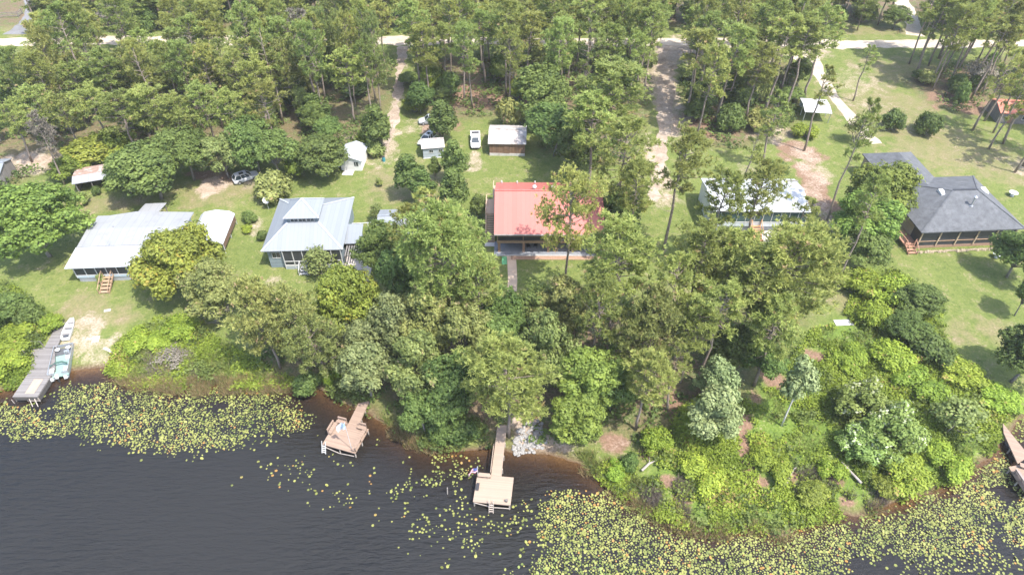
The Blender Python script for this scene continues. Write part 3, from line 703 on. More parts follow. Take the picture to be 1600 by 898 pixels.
 ('D1', 1216, 265, 18, 3.6, 'dark bush at the back of the white-roofed house'),
 ('T0', 1176, 225, 16, 11, 'thin small tree behind the white-roofed house'),
 # left edge by the lake
 ('D1', 10, 480, 34, 4.5, 'dark green bush at the left edge above the grey dock'),
 ('S0', 40, 490, 24, 3, 'dark bush between the left edge and the grey dock'),
 ('S3', 78, 505, 20, 1.92, 'green bush at the upper end of the grey dock walkway'),
 ('S1', 20, 530, 40, 1.92, 'lime bush left of the grey dock'),
 ('S1', 5, 570, 38, 1.76, 'lime bush at the left edge by the water'),
 ('S1', 232, 530, 38, 1.6, 'lime bush in the weeds right of the boat landing'),
 ('S3', 285, 512, 32, 2.08, 'green bush at the foot of the yellow-green round tree'),
 ('X0', 265, 560, 32, 1.6, 'brown twiggy shrub on the weedy bank right of the boat landing'),
 ('S2', 180, 410, 6, 1, 'small flowering bush right of the tin-roofed house steps'),
 ('S2', 158, 435, 8, 1.6, 'small palm-like shrub left of the tin-roofed house steps'),
]
for k, u, v, r_, h_, lab in HAND: at_crown(k, u, v, r_, h_, lab)

# ---------------------------------------------------------------- the woods: every tree its own object, spaced out between roads and yards
KEEP = []                                    # (polyline, clearance) where nothing grows
for px, w in (([(-300, 66), (0, 66), (140, 63), (700, 64), (950, 66), (1100, 66), (1260, 70), (1400, 69), (1600, 68), (1900, 67)], 4.2), ([(20, 56), (52, 26), (50, 0)], 4),
              ([(1045, 70), (1040, 150), (1036, 200), (1024, 290), (1020, 318)], 4.2), ([(1246, 76), (1282, 120), (1316, 168), (1364, 218)], 3), ([(1432, 58), (1416, 16), (1405, -4)], 3.5),
              ([(632, 70), (622, 140), (616, 180), (610, 215), (596, 240)], 2.8), ([(742, 200), (742, 260)], 3)):
    KEEP.append(([P(*q) for q in px], w))
SPOTS = [(670, 190, 5.5), (743, 217, 5), (792, 222, 7.5), (675, 240, 6), (552, 255, 6), (385, 278, 5), (148, 292, 7), (1285, 165, 6.5), (1575, 178, 7), (330, 290, 6), (40, 258, 6), (125, 130, 2.5), (30, 30, 14), (590, 245, 5), (-10, 270, 6), (1215, 215, 6), (545, 205, 3), (690, 205, 5)]
KEEPC = [(P(u, v), r) for u, v, r in SPOTS]
def segd(p, a, b):
    ab = b-a; t = max(0, min(1, ((p.x-a.x)*ab.x+(p.y-a.y)*ab.y)/(ab.x**2+ab.y**2+1e-9))); return math.hypot(p.x-a.x-t*ab.x, p.y-a.y-t*ab.y)
def free(p, gap, small=1.0):
    for pts, w in KEEP:
        if any(segd(p, a, b_) < w*small for a, b_ in zip(pts, pts[1:])): return False
    for c, r in KEEPC:
        if math.hypot(p.x-c.x, p.y-c.y) < r*small: return False
    return all(math.hypot(p.x-x, p.y-y) > gap+ .35*r for x, y, r, e in PLANTED)
def woods(px, where, gap, mix, hts, rads, seed, tries=900, under=False, noun='pine', limit=12, sortx=True):
    rg = random.Random(seed); poly = wpoly(px)
    xs = [q[0] for q in poly]; ys = [q[1] for q in poly]; got = []
    for _ in range(tries):
        if len(got) >= limit: break
        x = rg.uniform(min(xs), max(xs)); y = rg.uniform(min(ys), max(ys))
        if not inpoly(np.array([x]), np.array([y]), poly)[0]: continue
        p = Vector((x, y, LAND))
        if not free(p, gap, .75 if under else 1): continue
        k = rg.choice(mix); h_ = rg.uniform(*hts); ub, vb = proj((x, y, LAND)); ut, vt = proj((x, y, LAND+h_*.95))
        if vb > 72 and vt < 78:                  # openings through which the sand road shows
            if any(a < ut < c_ and rg.random() < q_ for a, c_, q_ in ((95, 250, .92), (300, 372, .85), (620, 1000, .4), (-60, 50, .95))): continue
        e = plant(k, x, y, h_, rg.uniform(*rads), 'x', noun+'s '+where)
        got.append((proj((x, y, LAND))[0], e))
    got.sort(key=lambda q: q[0])
    for i, (_, e) in enumerate(got): e['label'] = f'{noun} {where}, {ORD[i]}'
    return len(got)
ORD = ['leftmost', 'second from the left', 'third from the left', 'fourth from the left', 'fifth from the left', 'sixth from the left', 'seventh from the left', 'eighth from the left', 'ninth from the left', 'tenth from the left', 'eleventh from the left', 'twelfth from the left', 'thirteenth from the left', 'fourteenth from the left', 'fifteenth from the left', 'sixteenth from the left', 'seventeenth from the left', 'eighteenth from the left']
for nm, row in (('upper', [(22, 128, 30, 10), (70, 112, 30, 10), (112, 128, 34, 12), (160, 118, 34, 12), (205, 120, 36, 13), (262, 112, 34, 13), (310, 118, 34, 14), (352, 108, 32, 14), (398, 125, 34, 15), (448, 112, 32, 15)]),
                ('lower', [(12, 185, 34, 12), (55, 165, 34, 12), (98, 178, 32, 12), (140, 165, 34, 13), (186, 178, 36, 13), (232, 168, 36, 14), (276, 182, 34, 13), (318, 165, 34, 14), (362, 178, 32, 14), (415, 165, 32, 14)])):
    for i, (u, v, r_, h_) in enumerate(row):
        at_crown(rnd.choice(['O0', 'P0', 'P2', 'O1', 'P4', 'P2']), u, v, r_, h_, f'olive pine in the {nm} row over the left yards, {ORD[i]}', f'olive pines over the left yards, {nm} row')
PM = ['P0', 'P1', 'P2', 'P3', 'P4', 'P0', 'P1', 'T0', 'P3']
WEST = [((-160, 75), 'the far left woods'), ((75, 200), 'the woods above the yellow thickets'), ((200, 330), 'the woods above the dark oaks'), ((330, 470), 'the woods above the silver car'), ((470, 625), 'the woods left of the dirt track')]
ROWS = [((80, 104), 'by the road', (10, 15)), ((104, 148), 'midway in', (13, 19)), ((148, 205), 'low in', (15, 22))]
sd = 100
for (u0, u1), wname in WEST:
    for (v0, v1), rname, hts in ROWS:
        sd += 1
        w_ = f'{rname} {wname}' if 'by' not in rname else f'{rname} in {wname}'
        woods([(u0, v0), (u1, v0), (u1, v1), (u0, v1)], w_, 2.4, PM+['O0', 'P0', 'P2', 'O1'], {('a', 80): (3.5, 5.5), ('a', 104): (5, 8.5), ('a', 148): (10, 15), ('b', 80): (9, 14), ('b', 104): (8, 13), ('c', 80): (8, 13)}.get(('a' if u0 < 0 else 'b' if u0 < 100 else 'c', v0), hts), (2.3, 3.9), sd, limit=((2 if u0 < 300 else 4) if v0 < 90 else (6 if u0 < 300 else 8)), noun='pine')
    sd += 1
    woods([(u0, 150), (u1, 150), (u1, 250), (u0, 250)], f'under {wname}', 1.0, ['D0', 'D1', 'D2', 'D1', 'S0', 'C1', 'M0'], (5, 9), (2.2, 4.0), sd, limit=9, noun='dark oak-like tree', under=True) if False else None
    woods([(u0, 105), (u1, 105), (u1, 235), (u0, 235)], f'under {wname}', .5, ['D0', 'D1', 'D2', 'D1', 'M0', 'S0', 'C1'], (3.5, 9), (1.8, 3.4), sd, limit=12, noun='young oak', under=True)
for (u0, u1), wname in [((640, 740), 'left of the white pickup'), ((740, 830), 'behind the brown shed'), ((830, 930), 'behind the big dark oaks'), ((930, 1022), 'left of the sand driveway')]:
    for (v0, v1), rname, hts in [((78, 106), 'by the sand road', (12, 17)), ((106, 185), 'in the grove', (15, 21))]:
        sd += 1; woods([(u0, v0), (u1, v0), (u1, v1), (u0, v1)], f'{rname} {wname}', 3.0, PM, hts, (2.8, 4.0), sd, limit=7, noun='pine')
    sd += 1; woods([(u0, 95), (u1, 95), (u1, 200), (u0, 200)], f'growing low {wname}', .9, ['D1', 'D0', 'S0', 'Y1', 'S2'], (3, 7), (1.8, 3.2), sd, limit=6, noun='low tree', under=True)
for (u0, u1), wname in [((1055, 1150), 'right of the sand driveway'), ((1150, 1250), 'left of the white driveway')]:
    for (v0, v1), rname, hts in [((82, 120), 'by the sand road', (13, 18)), ((120, 215), 'in the grove', (16, 21))]:
        sd += 1; woods([(u0, v0), (u1, v0), (u1, v1), (u0, v1)], f'{rname} {wname}', 3.2, PM, hts, (3.2, 4.4), sd, limit=7, noun='full-crowned pine')
    sd += 1; woods([(u0, 110), (u1, 110), (u1, 220), (u0, 220)], f'growing low {wname}', .9, ['D1', 'D0', 'S0', 'S2'], (3, 8), (1.8, 3.4), sd, limit=6, noun='low tree', under=True)
woods([(1405, 90), (1480, 90), (1500, 150), (1440, 140)], 'in the clump on the far field, left half', 2.4, PM, (17, 21), (3, 4), 300, limit=9, noun='clumped pine')
woods([(1480, 90), (1575, 88), (1560, 140), (1500, 165)], 'in the clump on the far field, right half', 2.4, PM, (16, 20), (3, 4), 301, limit=9, noun='clumped pine')
woods([(1410, 120), (1560, 110), (1500, 170), (1450, 150)], 'at the feet of the clump on the far field', .8, ['S0', 'D1', 'S2'], (2, 5), (1.4, 2.4), 302, limit=8, noun='shady shrub', under=True)
woods([(1545, 205), (1660, 190), (1680, 300), (1570, 275)], 'on the dry field right of the grey shingle roof', 2.4, ['T0', 'P3', 'T1', 'P4'], (14, 18), (2.6, 3.6), 303, limit=7, noun='thin pine')
woods([(1515, 190), (1560, 180), (1580, 240), (1520, 235)], 'on the dry field in front of the red-roofed shed', 2.4, ['T0', 'T1'], (14, 17), (2.4, 3.2), 304, limit=4, noun='thin pine')
woods([(1585, 100), (1700, 100), (1720, 170), (1610, 175)], 'beside the red-roofed shed', 1.5, ['D0', 'G1', 'M0', 'P1'], (8, 14), (2.6, 4), 305, limit=7, noun='green tree')
# beyond the sand road
far = [(-180, -50, 'far left'), (60, 230, 'left of the bare grey tree'), (230, 420, 'above the left woods'), (420, 620, 'left of the dirt track'), (620, 800, 'above the white car'), (800, 1000, 'left of the sand driveway'), (1000, 1200, 'right of the sand driveway'), (1200, 1395, 'left of the sandy track'), (1440, 1620, 'right of the sandy track'), (1620, 1800, 'at the far right')]
for u0, u1, nm in far:
    sd += 1; woods([(u0, 54), (u1, 54), (u1, 20), (u0, 20)], f'beyond the sand road, {nm}', 3.2, PM+['B1'], (9, 15), (3.4, 5), sd, limit=12, noun='far pine')
    sd += 1; woods([(u0, 52), (u1, 52), (u1, 14), (u0, 14)], f'beyond the sand road, {nm}', .8, ['D0', 'D1', 'D2', 'M0', 'S0'], (4, 9), (2.4, 4.2), sd, limit=11, noun='far oak', under=True)
at_crown('K0', 175, 32, 26, 11, 'bare grey tree beyond the sand road near the gravel road')
at_crown('K0', 62, 215, 20, 14, 'grey dead pine with bare limbs at the left above the sandy clearing')
at_crown('K0', 470, 60, 30, 18, 'grey dead pine in the woods above the silver car')
at_crown('X0', 1535, 115, 26, 7, 'bare grey shrub beside the clump on the far field')
at_crown('X0', 300, 165, 18, 9, 'bare grey shrub in the left woods')
# ================================================================ buildings
def roof_mat(name, a, b_, axis=0, dirt=None, pitch=.9, rough=.45): return banded(name, a, b_, axis, pitch, .05, tuple(q*.8 for q in b_), rough, .5, dirt=dirt, bmp=.2)
M_red = roof_mat('red_metal_roof', (.40, .122, .098), (.365, .107, .085), pitch=.7)
M_silver = roof_mat('silver_metal_roof', (.215, .232, .25), (.195, .212, .23), pitch=.6)
M_white = roof_mat('white_metal_roof', (.39, .405, .415), (.34, .355, .37), pitch=.7)
M_tin = roof_mat('old_tin_roof', (.255, .26, .265), (.235, .242, .25), pitch=1.2, dirt=(.19, .187, .182))
M_shingle = simple('grey_shingles', (.105, .11, .118), .9, .28, 1.2, bmp=.35, spec=.15, dirt=(.135, .14, .148), wear=.55)
M_shed = simple('weathered_shed_roof', (.38, .35, .33), .85, .3, 1.2, dirt=(.2, .17, .15))
M_bluegrey = banded('blue_grey_siding', (.34, .38, .41), (.29, .33, .36), 2, .2, .08, rough=.7, bmp=.2)
M_teal = banded('slate_blue_siding', (.2, .25, .28), (.16, .2, .23), 2, .2, .08, rough=.7, bmp=.2)
M_whitewall = banded('white_siding', (.7, .7, .67), (.6, .6, .58), 2, .22, .06, rough=.7, bmp=.2)
M_brownwall = banded('brown_board_wall', (.2, .12, .075), (.14, .085, .055), 0, .3, .08, rough=.85)
M_tanwall = banded('tan_siding', (.34, .29, .22), (.28, .24, .18), 2, .2, .08, rough=.8)
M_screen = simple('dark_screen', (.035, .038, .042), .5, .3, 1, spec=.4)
M_glass = simple('window_glass', (.03, .042, .05), .12, .3, 1, spec=.7)
M_frame = simple('white_trim', (.46, .46, .45), .6, .12)
M_wood = banded('new_timber', (.5, .36, .26), (.42, .29, .2), 0, .14, .07, rough=.8)
M_woodbeam = simple('timber_beam', (.33, .22, .14), .8, .25, 4)
M_concrete = simple('concrete', (.5, .48, .45), .9, .18, 1.6, dirt=(.38, .35, .31))
M_patio = simple('painted_patio', (.2, .21, .23), .8, .2, 1)
M_brick = simple('rough_post', (.3, .19, .13), .9, .25, 5)
M_pipe = simple('galvanised_pipe', (.45, .46, .48), .4, .15, 3, metal=.6)
M_dark = simple('dark_metal', (.04, .04, .045), .5, .2)
M_greywood = banded('grey_weathered_boards', (.215, .2, .19), (.145, .134, .126), 1, .17, .1, rough=.9, seamcol=(.06, .055, .05))
M_pink = banded('pale_deck_boards', (.29, .21, .158), (.225, .16, .12), 1, .15, .08, rough=.85, seamcol=(.2, .14, .11))
M_pink2 = banded('sun_bleached_boards', (.31, .24, .185), (.27, .205, .158), 1, .15, .07, rough=.85, seamcol=(.3, .23, .18))
M_blue = simple('blue_paint', (.05, .11, .25), .5, .15)
M_whitep = simple('white_gelcoat', (.56, .57, .56), .35, .1, spec=.5)

def house(name, uL, vL, uR, vR, z, label, cat='house'):
    """local frame with its origin under the front-left eave corner"""
    a = P(uL, vL, z); b = P(uR, vR, z); rz = math.atan2(b.y-a.y, b.x-a.x); w = math.hypot(b.x-a.x, b.y-a.y)
    e = empty(name, (a.x, a.y, LAND), rz, label, cat); e.rotation_euler = (0, 0, rz)
    e['_w'] = w; c, s = math.cos(rz), math.sin(rz)
    def L(u, v, zz):
        p = P(u, v, zz); dx, dy = p.x-a.x, p.y-a.y; return Vector((c*dx+s*dy, -s*dx+c*dy, zz-LAND))
    del e['_w']; return e, w, L
def gable(e, x0, x1, y0, y1, ze, zr, yr, mat, t=.12, name='roof'):
    """ridge along x: front and back slopes with thickness and closed ends"""
    m = MB(); 
    m.slab([(x0, y0, ze), (x1, y0, ze), (x1, yr, zr), (x0, yr, zr)], t); m.slab([(x1, y1, ze), (x0, y1, ze), (x0, yr+.002, zr), (x1, yr+.002, zr)], t)
    r = m.build(name, mat, e); MB().beam((x0, yr, zr+.03), (x1, yr, zr+.03), .34, .06).build('ridge_cap', mat, r); return r
def walls(e, x0, x1, y0, y1, z0, z1, mat, yr=None, zr=None, name='wall', t=.15):
    m = MB(); m.box(x0, x1, y0, y0+t, z0, z1); m.box(x0, x1, y1-t, y1, z0, z1)
    m.box(x0, x0+t, y0+t, y1-t, z0, z1); m.box(x1-t, x1, y0+t, y1-t, z0, z1)
    if yr is not None:
        for xa in (x0, x1-t):
            n = len(m.v); m.v += [(xa, y0+.01, z1), (xa, y1-.01, z1), (xa, yr, zr), (xa+t, y0+.01, z1), (xa+t, y1-.01, z1), (xa+t, yr, zr)]
            m.f += [(n+2, n+1, n), (n+3, n+4, n+5), (n, n+1, n+4, n+3), (n+1, n+2, n+5, n+4), (n+2, n, n+3, n+5)]
    return m.build(name, mat, e)
def window(e, x0, x1, y, z0, z1, side='front', fr=None):
    """frame with pane and mullion set proud of a wall facing front (-y), or side 'right'(+x) at x=y"""
    q = .07; f = MB(); g = MB()
    def bx(m, a, b, d0, d1, c, d):
        if side == 'front': m.box(a, b, y-d1, y-d0, c, d)
        elif side == 'right': m.box(y+d0, y+d1, a, b, c, d)
        else: m.box(y-d1, y-d0, a, b, c, d)
    for a, b, c, d in ((x0-q, x1+q, z0-q, z0), (x0-q, x1+q, z1, z1+q), (x0-q, x0, z0, z1), (x1, x1+q, z0, z1), ((x0+x1)/2-.025, (x0+x1)/2+.025, z0, z1)): bx(f, a, b, .004, .07, c, d)
    o = f.build('window', fr or M_frame, e); bx(g, x0+.001, x1-.001, .003, .02, z0+.001, z1-.001); g.build('pane', M_glass, o); return o
def door(e, x0, x1, y, z0, z1, mat, knob=True):
    o = MB().box(x0, x1, y-.06, y-.004, z0, z1).build('door', mat, e)
    if knob: MB().box(x1-.16, x1-.1, y-.11, y-.062, z0+.95, z0+1.05).build('handle', M_dark, o)
    return o
def stairs(e, x0, x1, ytop, ybot, ztop, n, mat, rail=True, name='steps', zb=0.0):
    m = MB(); 
    for i in range(n):
        z = ztop-(ztop-zb)*(i+1)/(n+1); y = ytop+(ybot-ytop)*(i+.5)/n; d = (ybot-ytop)/n*.44
        m.box(x0+.06, x1-.06, min(y-d, y+d), max(y-d, y+d), z-.05, z)
    o = m.build(name, mat, e)
    s = MB()
    for x in (x0, x1): s.beam((x, ytop, ztop-.15), (x, ybot, zb+.05), .06, .28)
    s.build('stringer', mat, o)
    if rail:
        for x in (x0-.05, x1+.05):
            r_ = MB(); r_.beam((x, ytop, ztop+.95), (x, ybot, zb+.95), .09, .06)
            for f in (0, .5, 1): r_.box(x-.045, x+.045, ytop+(ybot-ytop)*f-.045, ytop+(ybot-ytop)*f+.045, max(zb, ztop+(zb-ztop)*f-.2), ztop+(zb-ztop)*f+.9)
            r_.build('railing', mat, o)
    return o

# ---------------------------------------------------------------- red-roofed two-storey house
e, w, L = house('red_roofed_house', 772, 366, 945.5, 366.5, 6.1, 'two-storey house with a bright red metal roof and wooden stairs on its left')
D = 14.2; ze = 4.9; zr = 8.2
gable(e, 0, w, 0, D, ze, zr, D/2, M_red)
MB().box(.0, w, -.03, -.004, ze-.22, ze-.02).build('fascia', M_frame, e)
walls(e, .5, w-.5, 4.2, D-.5, 0, ze-.16, M_tanwall, D/2, zr-.35)
MB().slab([(.4, 1.35, 2.5), (w-.4, 1.35, 2.5), (w-.4, 4.195, 2.5), (.4, 4.195, 2.5)], .22).build('porch_floor', M_woodbeam, e)
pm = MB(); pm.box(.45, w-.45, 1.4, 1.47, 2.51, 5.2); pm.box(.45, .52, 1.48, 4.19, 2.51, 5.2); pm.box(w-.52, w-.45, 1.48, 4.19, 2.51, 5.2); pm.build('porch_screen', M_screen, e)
fr = MB()
for i in range(5):
    x = .5+(w-1.0)*i/4; fr.box(x-.06, x+.06, 1.31, 1.395, 2.51, 5.25)
fr.box(.45, w-.45, 1.32, 1.394, 3.4, 3.5); fr.build('screen_frame', M_woodbeam, e)
MB().box(.35, w-.35, 1.23, 1.345, 2.15, 2.62).build('floor_beam', M_woodbeam, e)
for i in range(5):
    x = .7+(w-1.4)*i/4; MB().box(x-.2, x+.2, 1.4, 1.8, .16, 2.27).build('patio_post', M_brick, e)
MB().slab([(-.1, .7, .15), (w, .7, .15), (w, 4.19, .15), (-.1, 4.19, .15)], .3).build('patio_slab', M_patio, e)
MB().box(-.1, w, .58, .698, -.1, .17).build('patio_edge', M_frame, e)
MB().box(2.6, w, -.3, .576, -.1, .06).build('planting_border', M_brick, e)
door(e, w-3.3, w-1.6, 4.195, .16, 2.2, M_blue); door(e, 6.2, 7.2, 4.195, .16, 2.2, M_frame)
window(e, 2.2, 4.0, 4.195, .9, 2.0); window(e, 9.0, 10.6, 4.195, .9, 2.0)
def slope_z(y): return ze+(zr-ze)*(y/(D/2) if y < D/2 else (D-y)/(D/2))
for u, v in ((835, 291), (864, 292)):
    q = L(u, v, 9.2); y = D/2+1.1; z = slope_z(y); m = MB(); m.tube([(q.x, y, z-.05), (q.x, y, z+.3)], .2, 10); m.tube([(q.x, y, z+.3), (q.x, y, z+.42), (q.x, y, z+.62), (q.x, y, z+.7)], [.3, .36, .3, .08], 10); m.build('roof_vent', M_frame, e)
q = L(893, 292, 9.2); y = D/2-.3; z = slope_z(y); m = MB(); m.tube([(q.x, y, z-.05), (q.x, y, z+1.1)], .16, 10); m.tube([(q.x, y, z+1.1), (q.x, y, z+1.25)], .3, 10); m.build('chimney_pipe', M_pipe, e)
for x in (1.0, 3.6, 6.6): MB().tube([(x, D-.8, slope_z(D-.8)-.05), (x, D-.8, slope_z(D-.8)+.4)], .12, 8).build('vent_pipe', M_frame, e)
# stairs and landing on the left wall
lz = 3.15; A_ = L(759, 333, lz+LAND); B_ = L(760, 311, lz+LAND); xl = A_.x; y0, y1 = A_.y, B_.y; y2 = L(774, 290, lz+LAND).y; foot = L(757, 379, LAND); xr = .48; xm_ = xl+1.45
print('STAIR', xl, y0, y1, y2, foot)
dk = MB(); dk.slab([(xl, y0, lz), (xr, y0, lz), (xr, y1, lz), (xl, y1, lz)], .2); dk.slab([(xr-1.0, y1+.002, lz), (xr, y1+.002, lz), (xr, y2, lz), (xr-1.0, y2, lz)], .2)
dk = dk.build('stair_landing', M_wood, e)
for x, y in ((xl+.1, y0+.1), (xl+.1, y1-.1), (xr-.9, (y1+y2)/2), (xr-.9, y2-.1)): MB().box(x-.08, x+.08, y-.08, y+.08, 0, lz-.202).build('post', M_wood, dk)
rl = MB(); rl.beam((xl+.05, y0, lz+1), (xl+.05, y1, lz+1), .12, .06); rl.beam((xl, y1-.05, lz+1), (xr-1.0, y1-.05, lz+1), .12, .06); rl.beam((xr-.95, y1, lz+1), (xr-.95, y2, lz+1), .12, .06); rl.beam((xm_+.1, y0+.05, lz+1), (xr, y0+.05, lz+1), .12, .06)
for x, y in ((xl+.05, y0+.05), (xl+.05, (y0+y1)/2), (xl+.05, y1-.05), (xr-.95, (y1+y2)/2), (xr-.95, y2-.05)): rl.box(x-.045, x+.045, y-.045, y+.045, lz+.002, lz+.97)
rl.build('railing', M_wood, dk)
stairs(e, xl+.08, xm_-.05, y0-.01, foot.y, lz, 16, M_wood)
MB().box(xl-.1, xm_+.2, foot.y-1.0, foot.y-.05, -.1, .08).build('stair_pad', M_concrete, e)
def chair(x, y, parent_frame, rz, lab):
    a = parent_frame; loc = a.matrix_basis @ Vector((x, y, .15)); c = empty('patio_chair', loc, rz, lab, 'chair', 'dark chairs on the patio under the red-roofed house')
    MB().box(-.28, .28, -.26, .28, .4, .46).build('seat', M_dark, c); MB().hexa([(-.28, .22, .47), (.28, .22, .47), (.28, .28, .47), (-.28, .28, .47)], [(-.28, .36, 1.0), (.28, .36, 1.0), (.28, .42, 1.0), (-.28, .42, 1.0)]).build('backrest', M_dark, c)
    for sx in (-.25, .25):
        for sy in (-.22, .24): MB().box(sx-.025, sx+.025, sy-.025, sy+.025, 0, .399).build('leg', M_dark, c)
chair(5.4, 2.6, e, .3, 'dark patio chair under the red-roofed house porch, left of the two'); chair(6.6, 2.7, e, -.3, 'dark patio chair under the red-roofed house porch, right of the two')
RED = e
st(strip('garden_path', [(799, 399), (800, 415), (801, 438), (800, 455)], 1.45, banded('path_boards', (.5, .38, .28), (.44, .33, .24), 1, .3, .08, rough=.85), .02, .02, .4, 9))

# ---------------------------------------------------------------- metal hip-roofed house with a lantern on top
e, w, L = house('hip_roofed_house', 407.8, 392.8, 535.3, 389.6, 5.0, 'pale metal hip-roofed house with a raised square lantern roof at its centre')
bl = L(428.4, 311.6, 5.0); br = L(548.4, 307.8, 5.0); D = (bl.y+br.y)/2; ze = 3.8
zt = 6.0; c0 = L(449, 347.5, zt+LAND); c1 = L(497, 347, zt+LAND); cw = (c1.x-c0.x); cx = (c0.x+c1.x)/2; fy = (c0.y+c1.y)/2; cd = min(cw*.95, D-2*1.5)
if fy+cd > D-1.6: cd = D-1.6-fy
A0 = [(0, 0, ze), (w, 0, ze), (w, D, ze), (0, D, ze)]; B0 = [(cx-cw/2, fy, zt), (cx+cw/2, fy, zt), (cx+cw/2, fy+cd, zt), (cx-cw/2, fy+cd, zt)]
m = MB()
for i in range(4): j = (i+1) % 4; m.slab([A0[i], A0[j], B0[j], B0[i]], .12)
rf = m.build('roof', M_silver, e)
for i in range(4): MB().beam(Vector(A0[i])+Vector((0, 0, .03)), Vector(B0[i])+Vector((0, 0, .03)), .28, .06).build('hip_cap', M_white, rf)
lw = walls(e, cx-cw/2+.05, cx+cw/2-.05, fy+.05, fy+cd-.05, zt-.3, zt+.95, M_teal, name='lantern_wall')
for k in range(3): window(lw, cx-cw/2+.5+k*(cw-1)/3+.1, cx-cw/2+.5+(k+1)*(cw-1)/3-.1, fy+.05, zt+.15, zt+.75)
z2 = zt+1.0; o_ = .35; ap = (cx, fy+cd/2, z2+1.9); Q = [(cx-cw/2-o_, fy-o_, z2), (cx+cw/2+o_, fy-o_, z2), (cx+cw/2+o_, fy+cd+o_, z2), (cx-cw/2-o_, fy+cd+o_, z2)]
m = MB()
for i in range(4): m.slab([Q[i], Q[(i+1) % 4], ap], .1)
lr_ = m.build('lantern_roof', M_silver, e)
for i in range(4): MB().beam(Vector(Q[i])+Vector((0, 0, .03)), Vector(ap)+Vector((0, 0, .03)), .24, .06).build('hip_cap', M_white, lr_)
walls(e, .6, w-.5, .6, D-.6, 0, ze-.1, M_teal)
window(e, 1.3, 2.5, .6, 2.0, 3.0)
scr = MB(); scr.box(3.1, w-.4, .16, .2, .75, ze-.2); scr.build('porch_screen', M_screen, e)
fr = MB(); fr.box(3.0, w-.35, .08, .155, .55, .85); fr.box(3.0, w-.35, .08, .155, 1.5, 1.6)
n = 6
for i in range(n+1): x = 3.06+(w-3.5)*i/n; fr.box(x-.06, x+.06, .07, .158, 0.1, ze-.15)
fr.build('porch_frame', M_frame, e); MB().box(3.0, w-.35, .1, .59, 0, .7).build('porch_base', M_bluegrey, e)
MB().box(w-.498, w-.44, D*.25, D*.55, .1, 2.6).build('side_screen', M_screen, e)
st_ = stairs(e, 5.4, 6.6, .05, -1.5, .8, 3, M_frame, rail=True)
# right wing: low roof, shaded pergola, pale deck
q0 = L(536, 353, 4.6); q1 = L(562, 353, 4.6); q2 = L(560, 380, 4.2)
m = MB(); xw = w-1.2; xe = q1.x+.6
m.slab([(w-.55, q2.y, 3.0), (xe, q2.y, 3.0), (xe, q0.y, 3.75), (w-.55, q0.y, 3.75)], .12); wing = m.build('wing_roof', M_silver, e)
m = MB(); m.box(w-.49, xe-.3, q0.y-.5, q0.y-.35, 0, 3.55); m.box(xe-.45, xe-.3, q2.y+.4, q0.y-.505, 0, 2.95); m.build('wing_wall', M_teal, e)
g = MB()
for k in range(9): x = w+.1+k*.38; g.box(x, x+.2, q2.y-2.6, q2.y-.05, 2.55, 2.65)
g.build('pergola_slats', M_greywood, e)
for x in (w+.1, w+3.2): MB().box(x, x+.12, q2.y-2.6, q2.y-2.48, .5, 2.548).build('pergola_post', M_greywood, e)
MB().slab([(w-.3, q2.y-6.0, .5), (w+4.0, q2.y-6.0, .5), (w+4.0, q2.y+.3, .5), (w-.3, q2.y+.3, .5)], .18).build('deck', simple('bleached_deck', (.5, .45, .41), .9, .25, 2, dirt=(.33, .29, .26)), e)
for x in (w-.2, w+1.9, w+3.8):
    for y in (q2.y-5.8, q2.y-2): MB().box(x-.07, x+.07, y-.07, y+.07, 0, .318).build('deck_post', M_greywood, e)
r_ = MB(); r_.beam((w+.4, q0.y+.7, 3.3), (w+4.4, q0.y+.9, 3.3), .1, .1)
for k in range(4): r_.box(w+.5+k*1.2, w+.6+k*1.2, q0.y+.65, q0.y+.8, 0, 3.24)
r_.build('trellis', M_frame, e)
# dish at the back left corner
p = P(420, 327, LAND); d = empty('satellite_dish', (p.x, p.y, LAND), 0, 'round white dish on a post at the back left corner of the hip-roofed house', 'dish')
MB().tube([(0, 0, 0), (0, 0, 1.7)], .05, 8).build('post', M_pipe, d)
m = MB(); c = Vector((0, 0, 1.9)); ax = Vector((.25, -.75, .6)).normalized(); a_ = ax.cross(Vector((0, 0, 1))).normalized(); b2 = ax.cross(a_)
rings = [(0, 0), (.25, .04), (.45, .11), (.58, .2)]
for r0, h0 in rings:
    m.v += [tuple(c+ax*h0+(a_*math.cos(t_*math.pi/8)+b2*math.sin(t_*math.pi/8))*max(r0, .01)) for t_ in range(16)]
for i in range(3): m.f += [(i*16+k, i*16+(k+1) % 16, (i+1)*16+(k+1) % 16, (i+1)*16+k) for k in range(16)]
m.build('reflector', M_whitep, d, smooth=True); MB().tube([tuple(c), tuple(c+ax*.7)], .025, 6).build('feed_arm', M_pipe, d)

# ---------------------------------------------------------------- little metal-roofed cottage behind the trees
e, w, L = house('metal_roofed_cottage', 588, 366, 662, 364, 4.2, 'small pale metal-roofed cottage half hidden by trees right of the hip-roofed house', 'cottage')
gable(e, 0, w, 0, 6.6, 3.0, 4.2, 3.3, M_silver); walls(e, .35, w-.35, .35, 6.25, 0, 2.88, M_bluegrey, 3.3, 3.95)
window(e, 1.2, 2.4, .35, 1.1, 2.1); door(e, 3.6, 4.5, .35, .05, 2.1, M_frame); window(e, 5.4, 6.6, .35, 1.1, 2.1)

